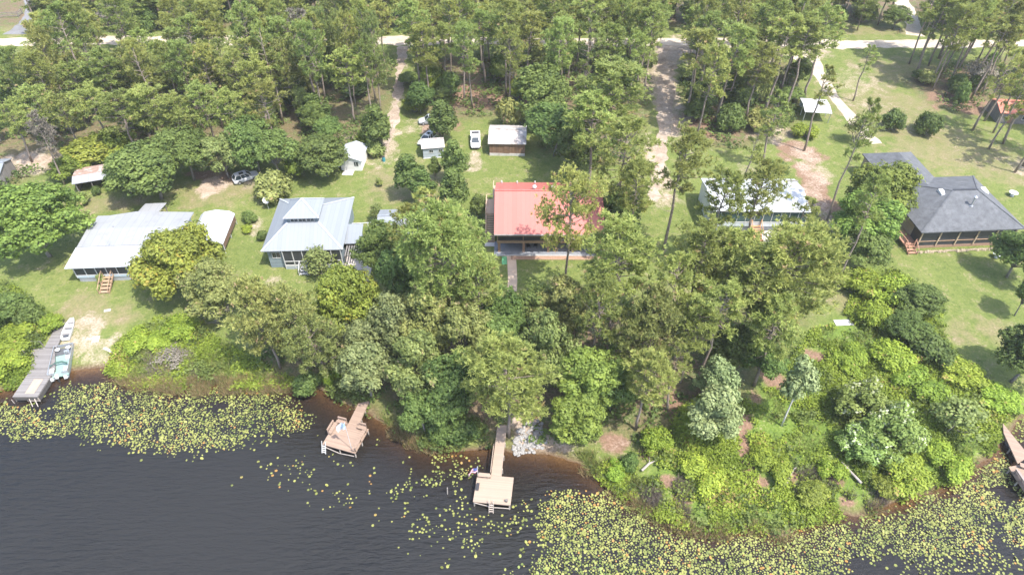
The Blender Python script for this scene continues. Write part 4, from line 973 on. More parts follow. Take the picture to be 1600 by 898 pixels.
# ---------------------------------------------------------------- tin-roofed house at the left
e, w, L = house('tin_roofed_house', 100, 419.6, 300, 412.5, 4.6, 'long low house with a grey tin roof and a white porch roof')
za = 3.4; j = L(121, 388, 5.0).y; bk = L(150, 337, 5.2).y
MB().slab([(0, 0, za), (w, 0, za), (w-.3, j, za+.62), (.3, j, za+.62)], .1).build('porch_roof', M_white, e)
m = MB(); x0 = .5; x1 = L(303, 330, 5.2).x; ym = (j+bk)/2
m.slab([(x0, j-.05, za+.75), (x1, j-.05, za+.75), (x1, ym, za+1.0), (x0, ym, za+1.0)], .12)
xa = L(212, 329, 5.4).x
m.slab([(x0, ym+.002, za+1.0), (x1, ym+.002, za+1.0), (x1, bk+.2, za+.55), (xa, bk+.9, za+.55), (xa-4, bk, za+.55), (x0, bk, za+.55)], .12); rf = m.build('roof', M_tin, e)
for u, v in ((178, 356), (172, 383)): q = L(u, v, 5.4); MB().tube([(q.x, q.y, za+.6), (q.x, q.y, za+1.25)], .07, 7).build('vent_pipe', M_pipe, e)
walls(e, .9, x1-.5, 2.6, bk-.5, 0, za+.5, M_bluegrey)
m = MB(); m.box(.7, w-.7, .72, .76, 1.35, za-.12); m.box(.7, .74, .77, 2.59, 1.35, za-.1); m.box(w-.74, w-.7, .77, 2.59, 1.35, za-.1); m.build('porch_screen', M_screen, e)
fr = MB(); n = 11
for i in range(n+1): x = .7+(w-1.4)*i/n; fr.box(x-.05, x+.05, .63, .715, .9, za-.12)
fr.box(.65, w-.65, .62, .716, za-.2, za-.11); fr.box(.65, w-.65, .62, .716, 1.3, 1.4); fr.build('porch_frame', M_frame, e)
MB().box(.66, w-.66, .66, 2.59, .9, 1.298).build('porch_rail_wall', simple('pale_blue_board', (.4, .47, .52), .7, .12), e)
MB().box(.75, w-.75, .78, 2.58, 0, .898).build('skirting', simple('grey_skirting', (.3, .31, .32), .8, .2, 2, dirt=(.2, .18, .15)), e)
sx = L(172, 432, 2.0).x; stairs(e, sx-.7, sx+.7, .6, -2.2, 1.35, 5, M_woodbeam)
# lean-to at the back
q = L(216, 328, 3.9); q2 = L(247, 331, 3.9); m = MB(); m.slab([(q.x, bk+.95, 2.9), (q2.x, bk+.95, 2.9), (q2.x+.5, bk+5.0, 2.6), (q.x+.5, bk+5.0, 2.6)], .1); lt = m.build('back_lean_to_roof', M_tin, e)
for x, y in ((q.x+.3, bk+1.2), (q2.x-.2, bk+1.2), (q.x+.7, bk+4.7), (q2.x+.2, bk+4.7)): MB().box(x-.06, x+.06, y-.06, y+.06, 0, 2.5).build('post', M_greywood, lt)
# carport
a = P(292, 384, 3.2); e2 = empty('white_carport', (a.x, a.y, LAND), .06, 'white flat carport roof right of the tin-roofed house behind the yellow-green tree', 'carport')
wc = 5.6; dc = 8.2; m = MB(); xs = [0, .7, wc/2, wc-.7, wc]; zs = [2.0, 2.55, 2.95, 2.55, 2.0]
for i in range(4): m.slab([(xs[i], 0, zs[i]), (xs[i+1], 0, zs[i+1]), (xs[i+1], dc, zs[i+1]), (xs[i], dc, zs[i])], .06)
m.build('roof', M_white, e2)
for x in (.1, wc-.1):
    for y in (.3, dc/2, dc-.3): MB().box(x-.05, x+.05, y-.05, y+.05, 0, 2.0).build('post', M_frame, e2)
MB().box(wc-.04, wc, .4, dc-.4, .9, 1.95).build('side_panel', M_brownwall, e2)

# ---------------------------------------------------------------- white-roofed house
e, w, L = house('white_roofed_house', 1112, 330, 1268, 331.5, 5.4, 'long house with a white metal roof behind the pines, orange wooden steps in front')
D = 9.6; ze = 4.2; zr = 5.15
gable(e, 0, w, 0, D, ze, zr, D*.54, M_white); walls(e, .3, w-.3, 1.6, D-.3, 0, ze-.12, M_whitewall, D*.54, zr-.3)
m = MB(); m.box(.3, w-.3, .35, .39, 1.9, ze-.2); m.build('porch_screen', simple('greenish_screen', (.05, .085, .085), .4, .2), e)
fr = MB()
for i in range(12): x = .33+(w-.66)*i/11; fr.box(x-.04, x+.04, .27, .345, 1.1, ze-.15)
fr.box(.28, w-.28, .26, .346, 1.75, 1.88); fr.build('porch_frame', M_frame, e)
MB().box(.29, w-.29, .3, 1.59, .95, 1.748).build('porch_wall', simple('pale_grey_board', (.5, .53, .56), .7, .1), e)
MB().box(.4, w-.4, .42, 1.58, 0, .948).build('skirting', M_patio, e)
sx = L(1180, 352, 2.4).x; stairs(e, sx-.75, sx+.75, .2, -2.6, 1.5, 6, simple('orange_timber', (.45, .25, .13), .8, .2, 3))
MB().box(sx+.9, sx+4.6, -2.6, .2, 0, .12).build('patio_slab', M_concrete, e)
q = L(1240, 283, 6.0); MB().box(q.x-1, q.x+1, D-1.25, D-.95, ze+.25, ze+.35).build('ridge_vent', M_greywood, e)

# ---------------------------------------------------------------- grey shingle house
e, w, L = house('shingle_roofed_house', 1440, 363.5, 1603, 357, 4.9, 'large house with a dark grey shingle hip roof and a screened porch at the right')
ze = 3.7; D = L(1548.5, 273.7, 4.9).y; rz0 = L(1490, 297.8, 8.3); rz1 = L(1528, 296, 8.3); zr = 7.1; ry = (rz0.y+rz1.y)/2
F0, F1, F2, F3 = (0, 0, ze), (w, 0, ze), (w, D, ze), (0, D, ze); R0_ = (rz0.x, ry, zr); R1_ = (rz1.x, ry, zr)
m = MB(); m.slab([F0, F1, R1_, R0_], .18); m.slab([F1, F2, R1_], .18); m.slab([F2, F3, R0_, R1_], .18); m.slab([F3, F0, R0_], .18); rf = m.build('roof', M_shingle, e)
MB().beam(Vector(R0_)+Vector((0, .12, .04)), Vector(R1_)+Vector((0, .12, .04)), .4, .1).build('ridge_vent', M_dark, rf)
for a_, b2 in ((F0, R0_), (F1, R1_), (F2, R1_), (F3, R0_)): MB().beam(Vector(a_)+Vector((0, 0, .02)), Vector(b2)+Vector((0, 0, .02)), .3, .05).build('hip_cap', M_shingle, rf)
walls(e, .5, w-.5, 2.8, D-.5, 0, ze-.2, M_tanwall)
# garage wing running back
el = L(1431, 237, 4.9); ed = L(1458, 276, 4.9); x1 = ed.x+.1; x0 = x1-9.2; ye = el.y; xm = (x0+x1)/2; zw = 5.7; yin = D-5.0
m = MB(); m.slab([(x1, D-.3, ze+.001), (x1, ye, ze+.001), (xm, ye-3.2, zw), (xm, yin, zw)], .17); m.slab([(x0, ye, ze+.001), (x0, D-.3, ze+.001), (xm, yin, zw), (xm, ye-3.2, zw)], .17); m.slab([(x1, ye, ze+.001), (x0, ye, ze+.001), (xm, ye-3.2, zw)], .17)
m.build('garage_roof', M_shingle, e); walls(e, x0+.4, x1-.4, D-.49, ye-.4, 0, ze-.2, M_tanwall, name='garage_wall')
m = MB(); m.box(.75, w-.7, .6, .64, .5, ze-.2); m.box(.7, .74, .65, 2.79, .5, ze-.2); m.build('porch_screen', M_screen, e)
MB().box(.6, w-.6, .55, 2.79, 0, .495).build('porch_base', M_brick, e)
fr = MB()
for i in range(6): x = .75+(w-1.5)*i/5; fr.box(x-.09, x+.09, .44, .595, .497, ze-.19)
fr.build('porch_post', simple('tan_post', (.42, .33, .22), .8, .15), e)
fr = MB(); fr.box(.7, w-.65, .5, .594, 1.35, 1.43); fr.build('porch_rail', M_woodbeam, e)
bd = MB(); rr = random.Random(3)
for k in range(46):
    x = .3+k*.38; r0 = rr.uniform(.15, .28); bd.tube([(x, -.5+rr.uniform(-.3, .2), -.05), (x, -.5, r0*.9), (x+.05, -.5, r0*1.6)], [r0, r0*.9, r0*.2], 6)
bd.build('edging_stones', simple('tan_stone', (.32, .26, .18), .9, .4, 3), e)
def on_roof(u, v):
    for z in np.arange(8.4, 4.5, -.05):
        q = L(u, v, z); zz = z-LAND
        f = ze+(zr-ze)*q.y/ry
        fl = ze+(zr-ze)*q.x/rz0.x; fr_ = ze+(zr-ze)*(w-q.x)/(w-rz1.x)
        if min(f, fl, fr_) >= zz: return q
    return q
for u, v in ((1472, 301), (1538, 298)):
    q = on_roof(u, v); s_ = MB(); s_.hexa([(q.x-.45, q.y-.7, q.z-.35), (q.x+.45, q.y-.7, q.z-.35), (q.x+.45, q.y+.7, q.z-.35), (q.x-.45, q.y+.7, q.z-.35)], [(q.x-.4, q.y-.65, q.z+.12), (q.x+.4, q.y-.65, q.z+.12), (q.x+.4, q.y+.65, q.z+.3), (q.x-.4, q.y+.65, q.z+.3)])
    s_.build('skylight', M_whitep, e)
q = on_roof(1517, 322); m = MB(); m.tube([(q.x, q.y, q.z-.1), (q.x, q.y, q.z+1.7)], .14, 10); m.tube([(q.x, q.y, q.z+1.7), (q.x, q.y, q.z+1.78), (q.x, q.y, q.z+1.95)], [.28, .3, .12], 10); m.tube([(q.x, q.y, q.z-.1), (q.x, q.y, q.z+.12)], .32, 10); m.build('stove_pipe', M_pipe, e)
# entry deck at the left corner
dq = L(1418, 372, 2.0); dk = MB().slab([(dq.x-1.4, dq.y-1.6, .9), (.65, dq.y-1.6, .9), (.65, dq.y+2.2, .9), (dq.x-1.4, dq.y+2.2, .9)], .2).build('entry_deck', simple('reddish_timber', (.33, .18, .12), .8, .25, 3), e)
M_rt = dk.data.materials[0]; r_ = MB()
for a_, b2 in (((dq.x-1.35, dq.y-1.55, 1.85), (dq.x-1.35, dq.y+2.15, 1.85)), ((dq.x+.4, dq.y-1.55, 1.85), (.6, dq.y-1.55, 1.85))): r_.beam(a_, b2, .1, .07)
for x, y in ((dq.x-1.35, dq.y-1.55), (dq.x-1.35, dq.y+.3), (dq.x-1.35, dq.y+2.1), (dq.x+.4, dq.y-1.55)): r_.box(x-.05, x+.05, y-.05, y+.05, .902, 1.82)
r_.build('railing', M_rt, dk); stairs(e, dq.x-1.2, dq.x+.2, dq.y-1.62, dq.y-3.2, .9, 3, M_rt)

# ---------------------------------------------------------------- sheds and garages
def shed(name, u, v, uw, dpt, wall_h, rise, label, wallm, roofm, rz=0.0, over=.25, skirt=None, cat='shed'):
    """front-left and front-right feet measured on the ground"""
    a = G(u, v); b = G(uw, v); w = b.x-a.x; e = empty(name, (a.x, a.y, LAND), rz, label, cat)
    walls(e, 0, w, 0, dpt, 0, wall_h, wallm, dpt/2, wall_h+rise-.12); gable(e, -over, w+over, -over, dpt+over, wall_h+.02, wall_h+rise, dpt/2, roofm, .1); return e, w
e, w = shed('brown_shed', 765, 243, 820, 6.6, 2.7, 1.2, 'dark brown board shed with a weathered grey roof behind the red-roofed house', M_brownwall, M_shed, -.03)
MB().box(0, w, -.05, -.004, 0, .55).build('base_board', M_concrete, e); door(e, w*.4, w*.55, 0, .56, 2.4, M_brownwall)
e, w = shed('blue_grey_shed', 662, 248, 694, 3.2, 2.3, .9, 'small pale blue-grey garden shed with a rounded grey roof and two windows', M_bluegrey, M_shed, .14)
window(e, 1.2, 1.9, 0, 1.2, 1.8); window(e, 3.0, 3.7, 0, 1.2, 1.8); MB().box(-.1, w+.1, -.12, -.004, 0, .12).build('sill_beam', M_frame, e)
# white garage: ridge runs towards the lake
a = G(534, 266); b2 = G(566, 266); w = b2.x-a.x; e = empty('white_garage', (a.x, a.y, LAND), -.06, 'small white garage with a roller door and a bright white gable roof', 'garage')
dg = 5.6; m = MB(); m.slab([(-.3, -.3, 2.25), (w/2, -.3, 3.05), (w/2, dg, 3.05), (-.3, dg, 2.25)], .1); m.slab([(w/2+.002, -.3, 3.05), (w+.3, -.3, 2.25), (w+.3, dg, 2.25), (w/2+.002, dg, 3.05)], .1); m.build('roof', M_white, e)
walls(e, 0, w, 0, dg-.3, 0, 2.2, M_whitewall); MB().hexa([(.05, .02, 2.202), (w-.05, .02, 2.202), (w-.05, .16, 2.202), (.05, .16, 2.202)], [(w/2-.1, .02, 2.88), (w/2+.1, .02, 2.88), (w/2+.1, .16, 2.88), (w/2-.1, .16, 2.88)]).build('gable_wall', M_whitewall, e)
MB().box(.25, 2.55, -.06, -.004, .02, 2.1).build('roller_door', banded('roller_slats', (.6, .6, .58), (.52, .52, .5), 2, .3, .1, rough=.6), e); window(e, w-1.4, w-.5, 0, 1.0, 1.9); MB().box(.4, 2.4, -1.6, -.1, -.05, .03).build('ramp', M_concrete, e)
MB().box(-1.5, -.004, 1.0, 3.6, 0, 1.9).build('side_lean_to', M_bluegrey, e)
# open lean-to shed at the left
a = G(124, 303); e = empty('open_lean_to_shed', (a.x, a.y, LAND), .32, 'old open-fronted shed with a rusty roof among the left thickets', 'shed')
w = 8.2; m = MB(); m.slab([(-.3, -.3, 2.3), (w, -.3, 2.3), (w, 1.6, 2.75), (-.3, 1.6, 2.75)], .08); m.build('front_roof', M_tin, e)
m = MB(); m.slab([(-.3, 1.602, 2.76), (w, 1.602, 2.76), (w, 5.2, 2.2), (-.3, 5.2, 2.2)], .08); m.build('roof', simple('rusty_roof', (.28, .19, .15), .85, .35, 1.5, dirt=(.4, .38, .36)), e)
m = MB(); m.box(0, w-.3, 4.6, 4.72, 0, 2.15); m.box(0, .12, .1, 4.59, 0, 2.2); m.box(w-2.6, w-.3, 0, .1, 0, 2.2); m.build('wall', simple('grey_planks', (.22, .19, .16), .9, .3, 3), e)
for x in (0.1, 2.6, 5.2): MB().box(x, x+.12, -.1, .02, 0, 2.2).build('post', M_greywood, e)
# pale blue-roofed building at the left edge
a = G(-40, 292); e = empty('pale_roofed_shed', (a.x, a.y, LAND), .1, 'pale metal-roofed shed cut by the left edge above the big bright tree', 'shed')
gable(e, 0, 5.6, 0, 5, 2.5, 3.3, 2.5, M_silver); walls(e, .2, 5.4, .2, 4.8, 0, 2.4, M_greywood, 2.5, 3.0); window(e, 2, 3, .2, 1, 1.8)
# rusty white carport by the white driveway
a = G(1254, 190); e = empty('rusty_carport', (a.x, a.y, LAND), -.14, 'white metal carport with a rust-stained corner beside the white driveway', 'carport')
w = 5.0; dc = 5.6; M_rw = simple('rust_stained_white', (.42, .42, .41), .5, .1, 1, dirt=(.3, .22, .16), wear=.62)
gable(e, -.2, w+.2, -.2, dc+.2, 2.3, 2.62, dc/2, M_rw, .07)
for x in (0, w):
    for y in (0, dc/2, dc): MB().box(x-.06, x+.06, y-.06, y+.06, 0, 2.25).build('post', M_pipe, e)
MB().box(.1, w-.1, dc-.02, dc+.02, .4, 2.2).build('back_panel', M_bluegrey, e)
# red-roofed shed at the right
a = G(1556, 192); e = empty('red_roofed_shed', (a.x, a.y, LAND), -.12, 'shed with a faded red roof at the right edge among trees', 'shed')
w = 8; gable(e, -.3, w, -.3, 6, 2.4, 3.5, 2.9, simple('faded_red_roof', (.42, .13, .09), .7, .25, 1.5, dirt=(.4, .24, .15), wear=.5)); walls(e, 0, w-.3, 0, 5.7, 0, 2.3, M_greywood, 2.9, 3.2); door(e, 2, 3, 0, .05, 2.1, M_brownwall); window(e, 4.5, 5.6, 0, 1, 1.9)
# flat slab, planks and little things on the ground
def flat(name, u, v, sx, sy, rz, mat, label, cat, h_=.08):
    p = G(u, v); o = MB().box(-sx/2, sx/2, -sy/2, sy/2, -.02, h_).build(name, mat); o.location = p; o.rotation_euler = (0, 0, rz); return tag(o, label, cat)
flat('concrete_slab', 1318, 504, 2.6, 1.1, .05, simple('white_concrete', (.5, .48, .45), .9, .12), 'small white concrete slab at the lower tip of the mown strip', 'slab')
flat('plank', 172, 548, 2.4, .35, -.45, simple('pale_plank', (.6, .53, .46), .85, .2, 3), 'pale plank lying in the weeds right of the boat landing', 'plank')
flat('paving_slab', 168, 485, .9, .4, .3, M_frame, 'little white slab lying on the lawn below the tin-roofed house', 'slab')
flat('paving_slab', 150, 530, .9, 1.1, .2, M_concrete, 'grey slab lying on the sand at the boat landing', 'slab')
flat('stepping_stones', 478, 421, .9, 2.0, 0, M_concrete, 'pale stepping slab in front of the hip-roofed house steps', 'slab')
flat('garden_mat', 788, 407, .8, 1.9, 0, simple('green_mat', (.1, .3, .14), .9, .15), 'green mat beside the top of the garden path', 'mat', .03)
def table(u, v, r_, label):
    p = G(u, v); e = empty('round_table', p, 0, label, 'table'); MB().tube([(0, 0, .68), (0, 0, .74)], r_, 18).build('tabletop', M_whitep, e); MB().tube([(0, 0, 0), (0, 0, .679)], [.3*r_+.1, .08], 10).build('pedestal', M_whitep, e)
table(1581, 306, .75, 'round white garden table behind the right end of the shingle-roofed house')
table(1556, 402, .7, 'round white garden table in the shade at the right of the lower lawn')
MB_ = MB().tube([(0, 0, 0), (0, 0, 1.15)], .05, 6); p = G(1402, 54); mbx = empty('mailbox', p, 0, 'dark mailbox on a post at the far side of the sand road', 'mailbox'); MB_.build('post', M_woodbeam, mbx); m = MB(); m.box(-.13, .13, -.3, .3, 1.15, 1.33); m.tube([(0, -.3, 1.33), (0, .3, 1.33)], .128, 10); m.build('box', M_dark, mbx)
# rail fence at the top left
fa = [P(-60, 31), P(0, 28.5), P(30, 27), P(36, 22)]; fe = empty('rail_fence', fa[0], 0, 'dark rail fence round the pale paddock at the top left', 'fence'); L_ = [q-fa[0] for q in fa]
rm = MB(); posts = []
for a_, b2 in zip(L_, L_[1:]):
    n = max(1, int((b2-a_).length/2.6))
    for k in range(n): posts.append(a_.lerp(b2, k/n))
    for z in (.45, .9, 1.3): rm.beam(a_+Vector((0, 0, z)), b2+Vector((0, 0, z)), .05, .14)
rm.build('rails', M_greywood, fe)
for q in posts+[L_[-1]]: MB().box(q.x-.07, q.x+.07, q.y-.07, q.y+.07, 0, 1.45).build('post', M_greywood, fe)
p = G(600, 252); bl_ = empty('barrel', p, 0, 'blue-green barrel on the dirt right of the small white garage', 'barrel'); MB().tube([(0, 0, 0), (0, 0, .3), (0, 0, .6), (0, 0, .9)], [.28, .31, .31, .28], 14).build('drum', simple('teal_plastic', (.04, .22, .26), .5), bl_); MB().tube([(0, 0, .902), (0, 0, .94)], .26, 14).build('lid', M_dark, bl_)
# ================================================================ docks
def dock(name, c, z, label, mat):
    """c = measured platform corners (back left, back right, front right, front left); local x to the right along the front, y away from the lake"""
    q = [P(u, v, z) for u, v in c]; a = q[3]; d = q[2]-q[3]; rz = math.atan2(d.y, d.x)
    e = empty(name, (a.x, a.y, 0), rz, label, 'dock'); cs, sn = math.cos(rz), math.sin(rz)
    def L(u, v, zz=z):
        p = P(u, v, zz); dx, dy = p.x-a.x, p.y-a.y; return Vector((cs*dx+sn*dy, -sn*dx+cs*dy, zz))
    k = [L(u, v) for u, v in c]; w = k[2].x; d = (k[0].y+k[1].y)/2
    return e, L, w, d
def deck(e, pts, z, mat, name='platform', th=.16): return MB().slab([(x, y, z) for x, y in pts], th).build(name, mat, e)
def posts(e, pts, z0, z1, mat, r=.09):
    for x, y in pts: MB().tube([(x, y, z0), (x, y, z1)], r, 8).build('post', mat, e)
def ladder(e, x, y, z, mat):
    m = MB()
    for sx in (x, x+.5): m.beam((sx, y-.03, z+.75), (sx, y-.75, -.5), .07, .07)
    for k in range(5):
        f = .3+k*.13; m.box(x, x+.5, y-.03-.72*f-.06, y-.03-.72*f+.06, z+.75-(z+1.25)*f-.02, z+.75-(z+1.25)*f+.02)
    m.build('ladder', mat, e)
def bench(e, a, b, z, mat, back=None):
    """straight bench between a and b (2-D), seat .45 wide; back = (dx,dy) side that carries a backrest"""
    A, B = Vector((*a, z+.43)), Vector((*b, z+.43)); o = MB().beam(A, B, .5, .06).build('bench', mat, e)
    for f in (.04, .5, .96): q = A.lerp(B, f); MB().box(q.x-.16, q.x+.16, q.y-.16, q.y+.16, z+.002, z+.398).build('bench_leg', mat, o)
    if back:
        d = Vector((*back, 0)); m = MB(); m.beam(A+d*.32+Vector((0, 0, .42)), B+d*.32+Vector((0, 0, .42)), .16, .06); m.beam(A+d*.28+Vector((0, 0, .22)), B+d*.28+Vector((0, 0, .22)), .04, .2)
        for f in (.02, .5, .98): q = A.lerp(B, f)+d*.31; m.box(q.x-.035, q.x+.035, q.y-.035, q.y+.035, z+.003, z+.81)
        m.build('backrest', mat, o)
M_railw = simple('weathered_rail', (.36, .31, .27), .85, .25, 4)
M_post = simple('dock_post', (.33, .29, .25), .85, .3, 4)
# dock with benches
e, L, w, d = dock('bench_dock', [(519.5, 655), (572, 668), (555, 708), (503.4, 693.5)], 1.0, 'small square wooden dock with corner benches and a flagpole, second from the left', M_pink); z = 1.0
deck(e, [(0, 0), (w, 0), (w, d), (0, d)], z, M_pink)
a0, a1 = L(541, 667), L(557, 669); b0, b1 = L(560, 630), L(577, 626); xm0 = a0.x; xm1 = a1.x+.1
wl = MB().slab([(xm0, d+.003, z+.03), (xm1, d+.003, z+.03), (b1.x, b1.y, z+.03), (b0.x, b0.y, z+.03)], .16).build('walkway', M_pink, e)
far = (Vector((b0.x+b1.x, b0.y+b1.y, 0)))/2
for f in (.25, .6, .95):
    for s, q0, q1 in ((0, Vector((xm0, d, 0)), b0), (1, Vector((xm1, d, 0)), b1)): q = q0.lerp(q1, f); MB().tube([(q.x, q.y, -1.2), (q.x, q.y, z-.13)], .08, 8).build('post', M_post, wl)
posts(e, [(.12, .12), (w/2, .12), (w-.12, .12), (.12, d-.12), (w-.12, d-.12), (w-.12, d/2), (.12, d/2)], -1.8, z-.162, M_post)
bench(e, (.3, d-.3), (xm0-.15, d-.3), z, M_pink, (0, 1)); bench(e, (.3, d*.42), (.3, d-.6), z, M_pink, (-1, 0))
bench(e, (xm1+.15, d-.3), (w-.3, d-.3), z, M_pink, (0, 1)); bench(e, (w-.3, .15), (w-.3, d-.6), z, M_pink, (1, 0))
ladder(e, .1, 0, z, M_frame); br = MB(); br.beam((.15, -.1, .75), (w/2, -.1, .15), .06, .12); br.beam((w/2, -.1, .15), (w-.2, -.1, .45), .06, .12); br.build('brace', M_railw, e)
def flag(loc, hgt, size, label, stripes, rz, droop):
    f = empty('flag', loc, rz, label, 'flag'); MB().tube([(0, 0, 0), (0, 0, hgt)], [.04, .03], 8).build('pole', M_frame, f); MB().tube([(0, 0, hgt), (0, 0, hgt+.06), (0, 0, hgt+.12)], [.03, .07, .01], 8).build('finial', M_pipe, f)
    nx_, nz_ = 13, 8; V = []; 
    for i in range(nx_):
        for j in range(nz_):
            s = i/(nx_-1); h_ = j/(nz_-1); V.append((.045+size*s*(1-.3*droop), .16*math.sin(s*7+h_*1.5)*s**.5*size, hgt-.08-size*.62*(1-h_)-droop*size*.75*s**1.3))
    parts = {}
    for i in range(nx_-1):
        for j in range(nz_-1):
            c = 'canton' if (i < 5 and j >= 3) else ('red%d' % j if j % 2 == 0 else 'white%d' % j); parts.setdefault(c, []).append((i*nz_+j, (i+1)*nz_+j, (i+1)*nz_+j+1, i*nz_+j+1))
    for c, fs in parts.items():
        used = sorted({i for q_ in fs for i in q_}); mp = {i: k for k, i in enumerate(used)}; me = bpy.data.meshes.new('cloth'); me.from_pydata([V[i] for i in used], [], [tuple(mp[i] for i in q_) for q_ in fs]); me.materials.append(stripes[c.rstrip('0123456789')]); 
        o = link('canton' if c == 'canton' else 'stripe', me, f)
        md = o.modifiers.new('thickness', 'SOLIDIFY'); md.thickness = .008
FL = {'canton': simple('flag_blue', (.1, .13, .32), .8, .1), 'red': simple('flag_red', (.4, .1, .12), .8, .1), 'white': simple('flag_white', (.72, .74, .8), .8, .05)}
FL2 = {'canton': simple('flag_pale_blue', (.45, .6, .68), .8, .1), 'red': simple('flag_pale', (.66, .74, .76), .8, .1), 'white': FL['white']}
q = e.matrix_basis @ Vector((w-.75, .5, 1.0)); flag(q, 5.2, 1.9, 'limp white and pale blue flag on a tall pole on the bench dock', FL2, 2.6, .95)
# dock with the long walkway
e, L, w, d = dock('long_walkway_dock', [(744.6, 737.5), (803, 748), (797.6, 788.7), (739, 783)], 1.1, 'pale wooden dock with a broad square platform and a long walkway, third from the left', M_pink2); z = 1.1
deck(e, [(0, 0), (w, 0), (w, d), (0, d)], z, M_pink2)
a0, a1 = L(767, 744), L(783, 747); b0, b1 = L(777.5, 664), L(792, 664)
wl = MB().slab([(a0.x, d+.003, z+.02), (a1.x, d+.003, z+.02), (b1.x, b1.y, z+.02), (b0.x, b0.y, z+.02)], .16).build('walkway', M_pink2, e)
MB().beam((a0.x-.09, d+.2, z+.25), (b0.x-.09, b0.y-3, z+.25), .08, .3).build('kick_board', M_pink2, wl)
for f in (.15, .4, .65, .9):
    for q0, q1 in ((Vector((a0.x, d, 0)), b0), (Vector((a1.x, d, 0)), b1)): q = q0.lerp(q1, f); MB().tube([(q.x, q.y, -1.2), (q.x, q.y, z-.145)], .08, 8).build('post', M_post, wl)
posts(e, [(.12, .12), (w/2, .12), (w-.12, .12), (.12, d-.12), (w-.12, d-.12), (w-.12, d/2), (.12, d/2)], -1.8, z-.162, M_post)
bench(e, (.2, d-.3), (a0.x-.1, d-.3), z, M_pink2); ladder(e, w*.44, 0, z, M_railw)
br = MB(); br.beam((.15, -.06, .95), (w*.6, -.06, .25), .06, .12); br.beam((w*.4, -.06, .3), (w-.15, -.06, .4), .06, .12); br.build('brace', M_railw, e)
MB().box(.12, .35, d*.35, d*.62, z+.002, z+.35).build('cooler_box', M_dark, e) if False else None
fb = empty('storage_box', e.matrix_basis @ Vector((.3, d*.5, z)), e.rotation_euler[2], 'dark low box at the left side of the long walkway dock', 'box'); MB().box(-.14, .14, -.4, .4, 0, .32).build('box', M_greywood, fb); MB().box(-.17, .17, -.43, .43, .322, .37).build('lid', M_dark, fb)
bk = empty('bucket', e.matrix_basis @ Vector((w-.5, .4, z)), 0, 'small dark bucket at the front right corner of the long walkway dock', 'bucket'); MB().tube([(0, 0, 0), (0, 0, .34)], [.13, .17], 12).build('pail', M_greywood, bk); MB().tube([(-.17, 0, .33), (-.1, 0, .47), (.1, 0, .47), (.17, 0, .33)], .012, 5).build('handle', M_dark, bk)
q = e.matrix_basis @ Vector((.1, d-.25, z)); flag(q, 1.9, 1.35, 'drooping blue and red striped flag on the long walkway dock', FL, 3.3, .75)
sp_ = P(698, 772, 0); pst = MB().tube([(0, 0, -1.5), (.15, .1, 1.3)], .06, 8).build('mooring_post', M_post); pst.location = sp_; tag(pst, 'lone leaning post in the water left of the long walkway dock', 'post')
# old grey dock at the left
e, L, w, d = dock('grey_dock', [(35, 576), (74, 576), (58, 620), (19, 620)], .95, 'old weathered grey plank dock in two wide sections at the left', M_greywood); z = .95
deck(e, [(0, 0), (w, 0), (w, d), (0, d)], z, M_greywood)
k = [L(48, 543), L(85.5, 543)]; deck(e, [(0.02, d+.03), (w+.02, d+.03), (k[1].x, k[1].y), (k[0].x, k[0].y)], z+.04, M_greywood, 'upper_platform')
k2 = [L(69, 544, 1.15), L(88, 544, 1.15), L(107, 503, 1.25), L(91, 503, 1.25)]; deck(e, [(k2[0].x, k2[0].y+.2), (k2[1].x, k2[1].y+.2), (k2[2].x, k2[2].y), (k2[3].x, k2[3].y)], z+.28, M_greywood, 'walkway', .18)
posts(e, [(.1, .1), (w-.1, .1), (.1, d*.55), (w-.1, d*.55), (.1, d-.1), (w-.1, d-.1), (w*.5, .1), (k[1].x-.2, k[1].y-.3), (k[0].x+.2, k[0].y-.3)], -1.5, z-.162, M_post)
MB().box(w*.42, w*.78, d*.12, d*.62, z+.003, z+.035).build('plywood_mat', simple('tan_plywood', (.36, .27, .2), .85, .2, 2), e)
sk = MB(); sk.box(w+.003, w+.06, .1, d-.1, .12, z-.17); sk.box(.1, w-.1, -.06, -.003, .35, z-.17); sk.build('skirt_boards', simple('dark_board', (.07, .065, .06), .9, .3, 3), e)
sf = MB(); sf.beam((.0, -.3, .8), (.0, -.3, -.4), .07, .07); sf.beam((w-.4, -.1, .7), (w+.2, -.9, .1), .08, .08); sf.beam((w-1.1, -.1, .7), (w-.5, -.9, .1), .08, .08); sf.box(w-1.1, w, -.12, -.065, .25, .33); sf.build('swim_ladder', M_railw, e)
rl = MB(); p0, p1, p2 = L(68, 541), L(46, 541), L(41, 555)
for a_, b2 in ((p0, p1), (p1, p2)): rl.beam(a_+Vector((0, 0, 1.0)), b2+Vector((0, 0, 1.0)), .07, .07)
for q in (p0, p1, p2): rl.box(q.x-.05, q.x+.05, q.y-.05, q.y+.05, -.2, z+1.0)
rl.build('side_railing', M_greywood, e)
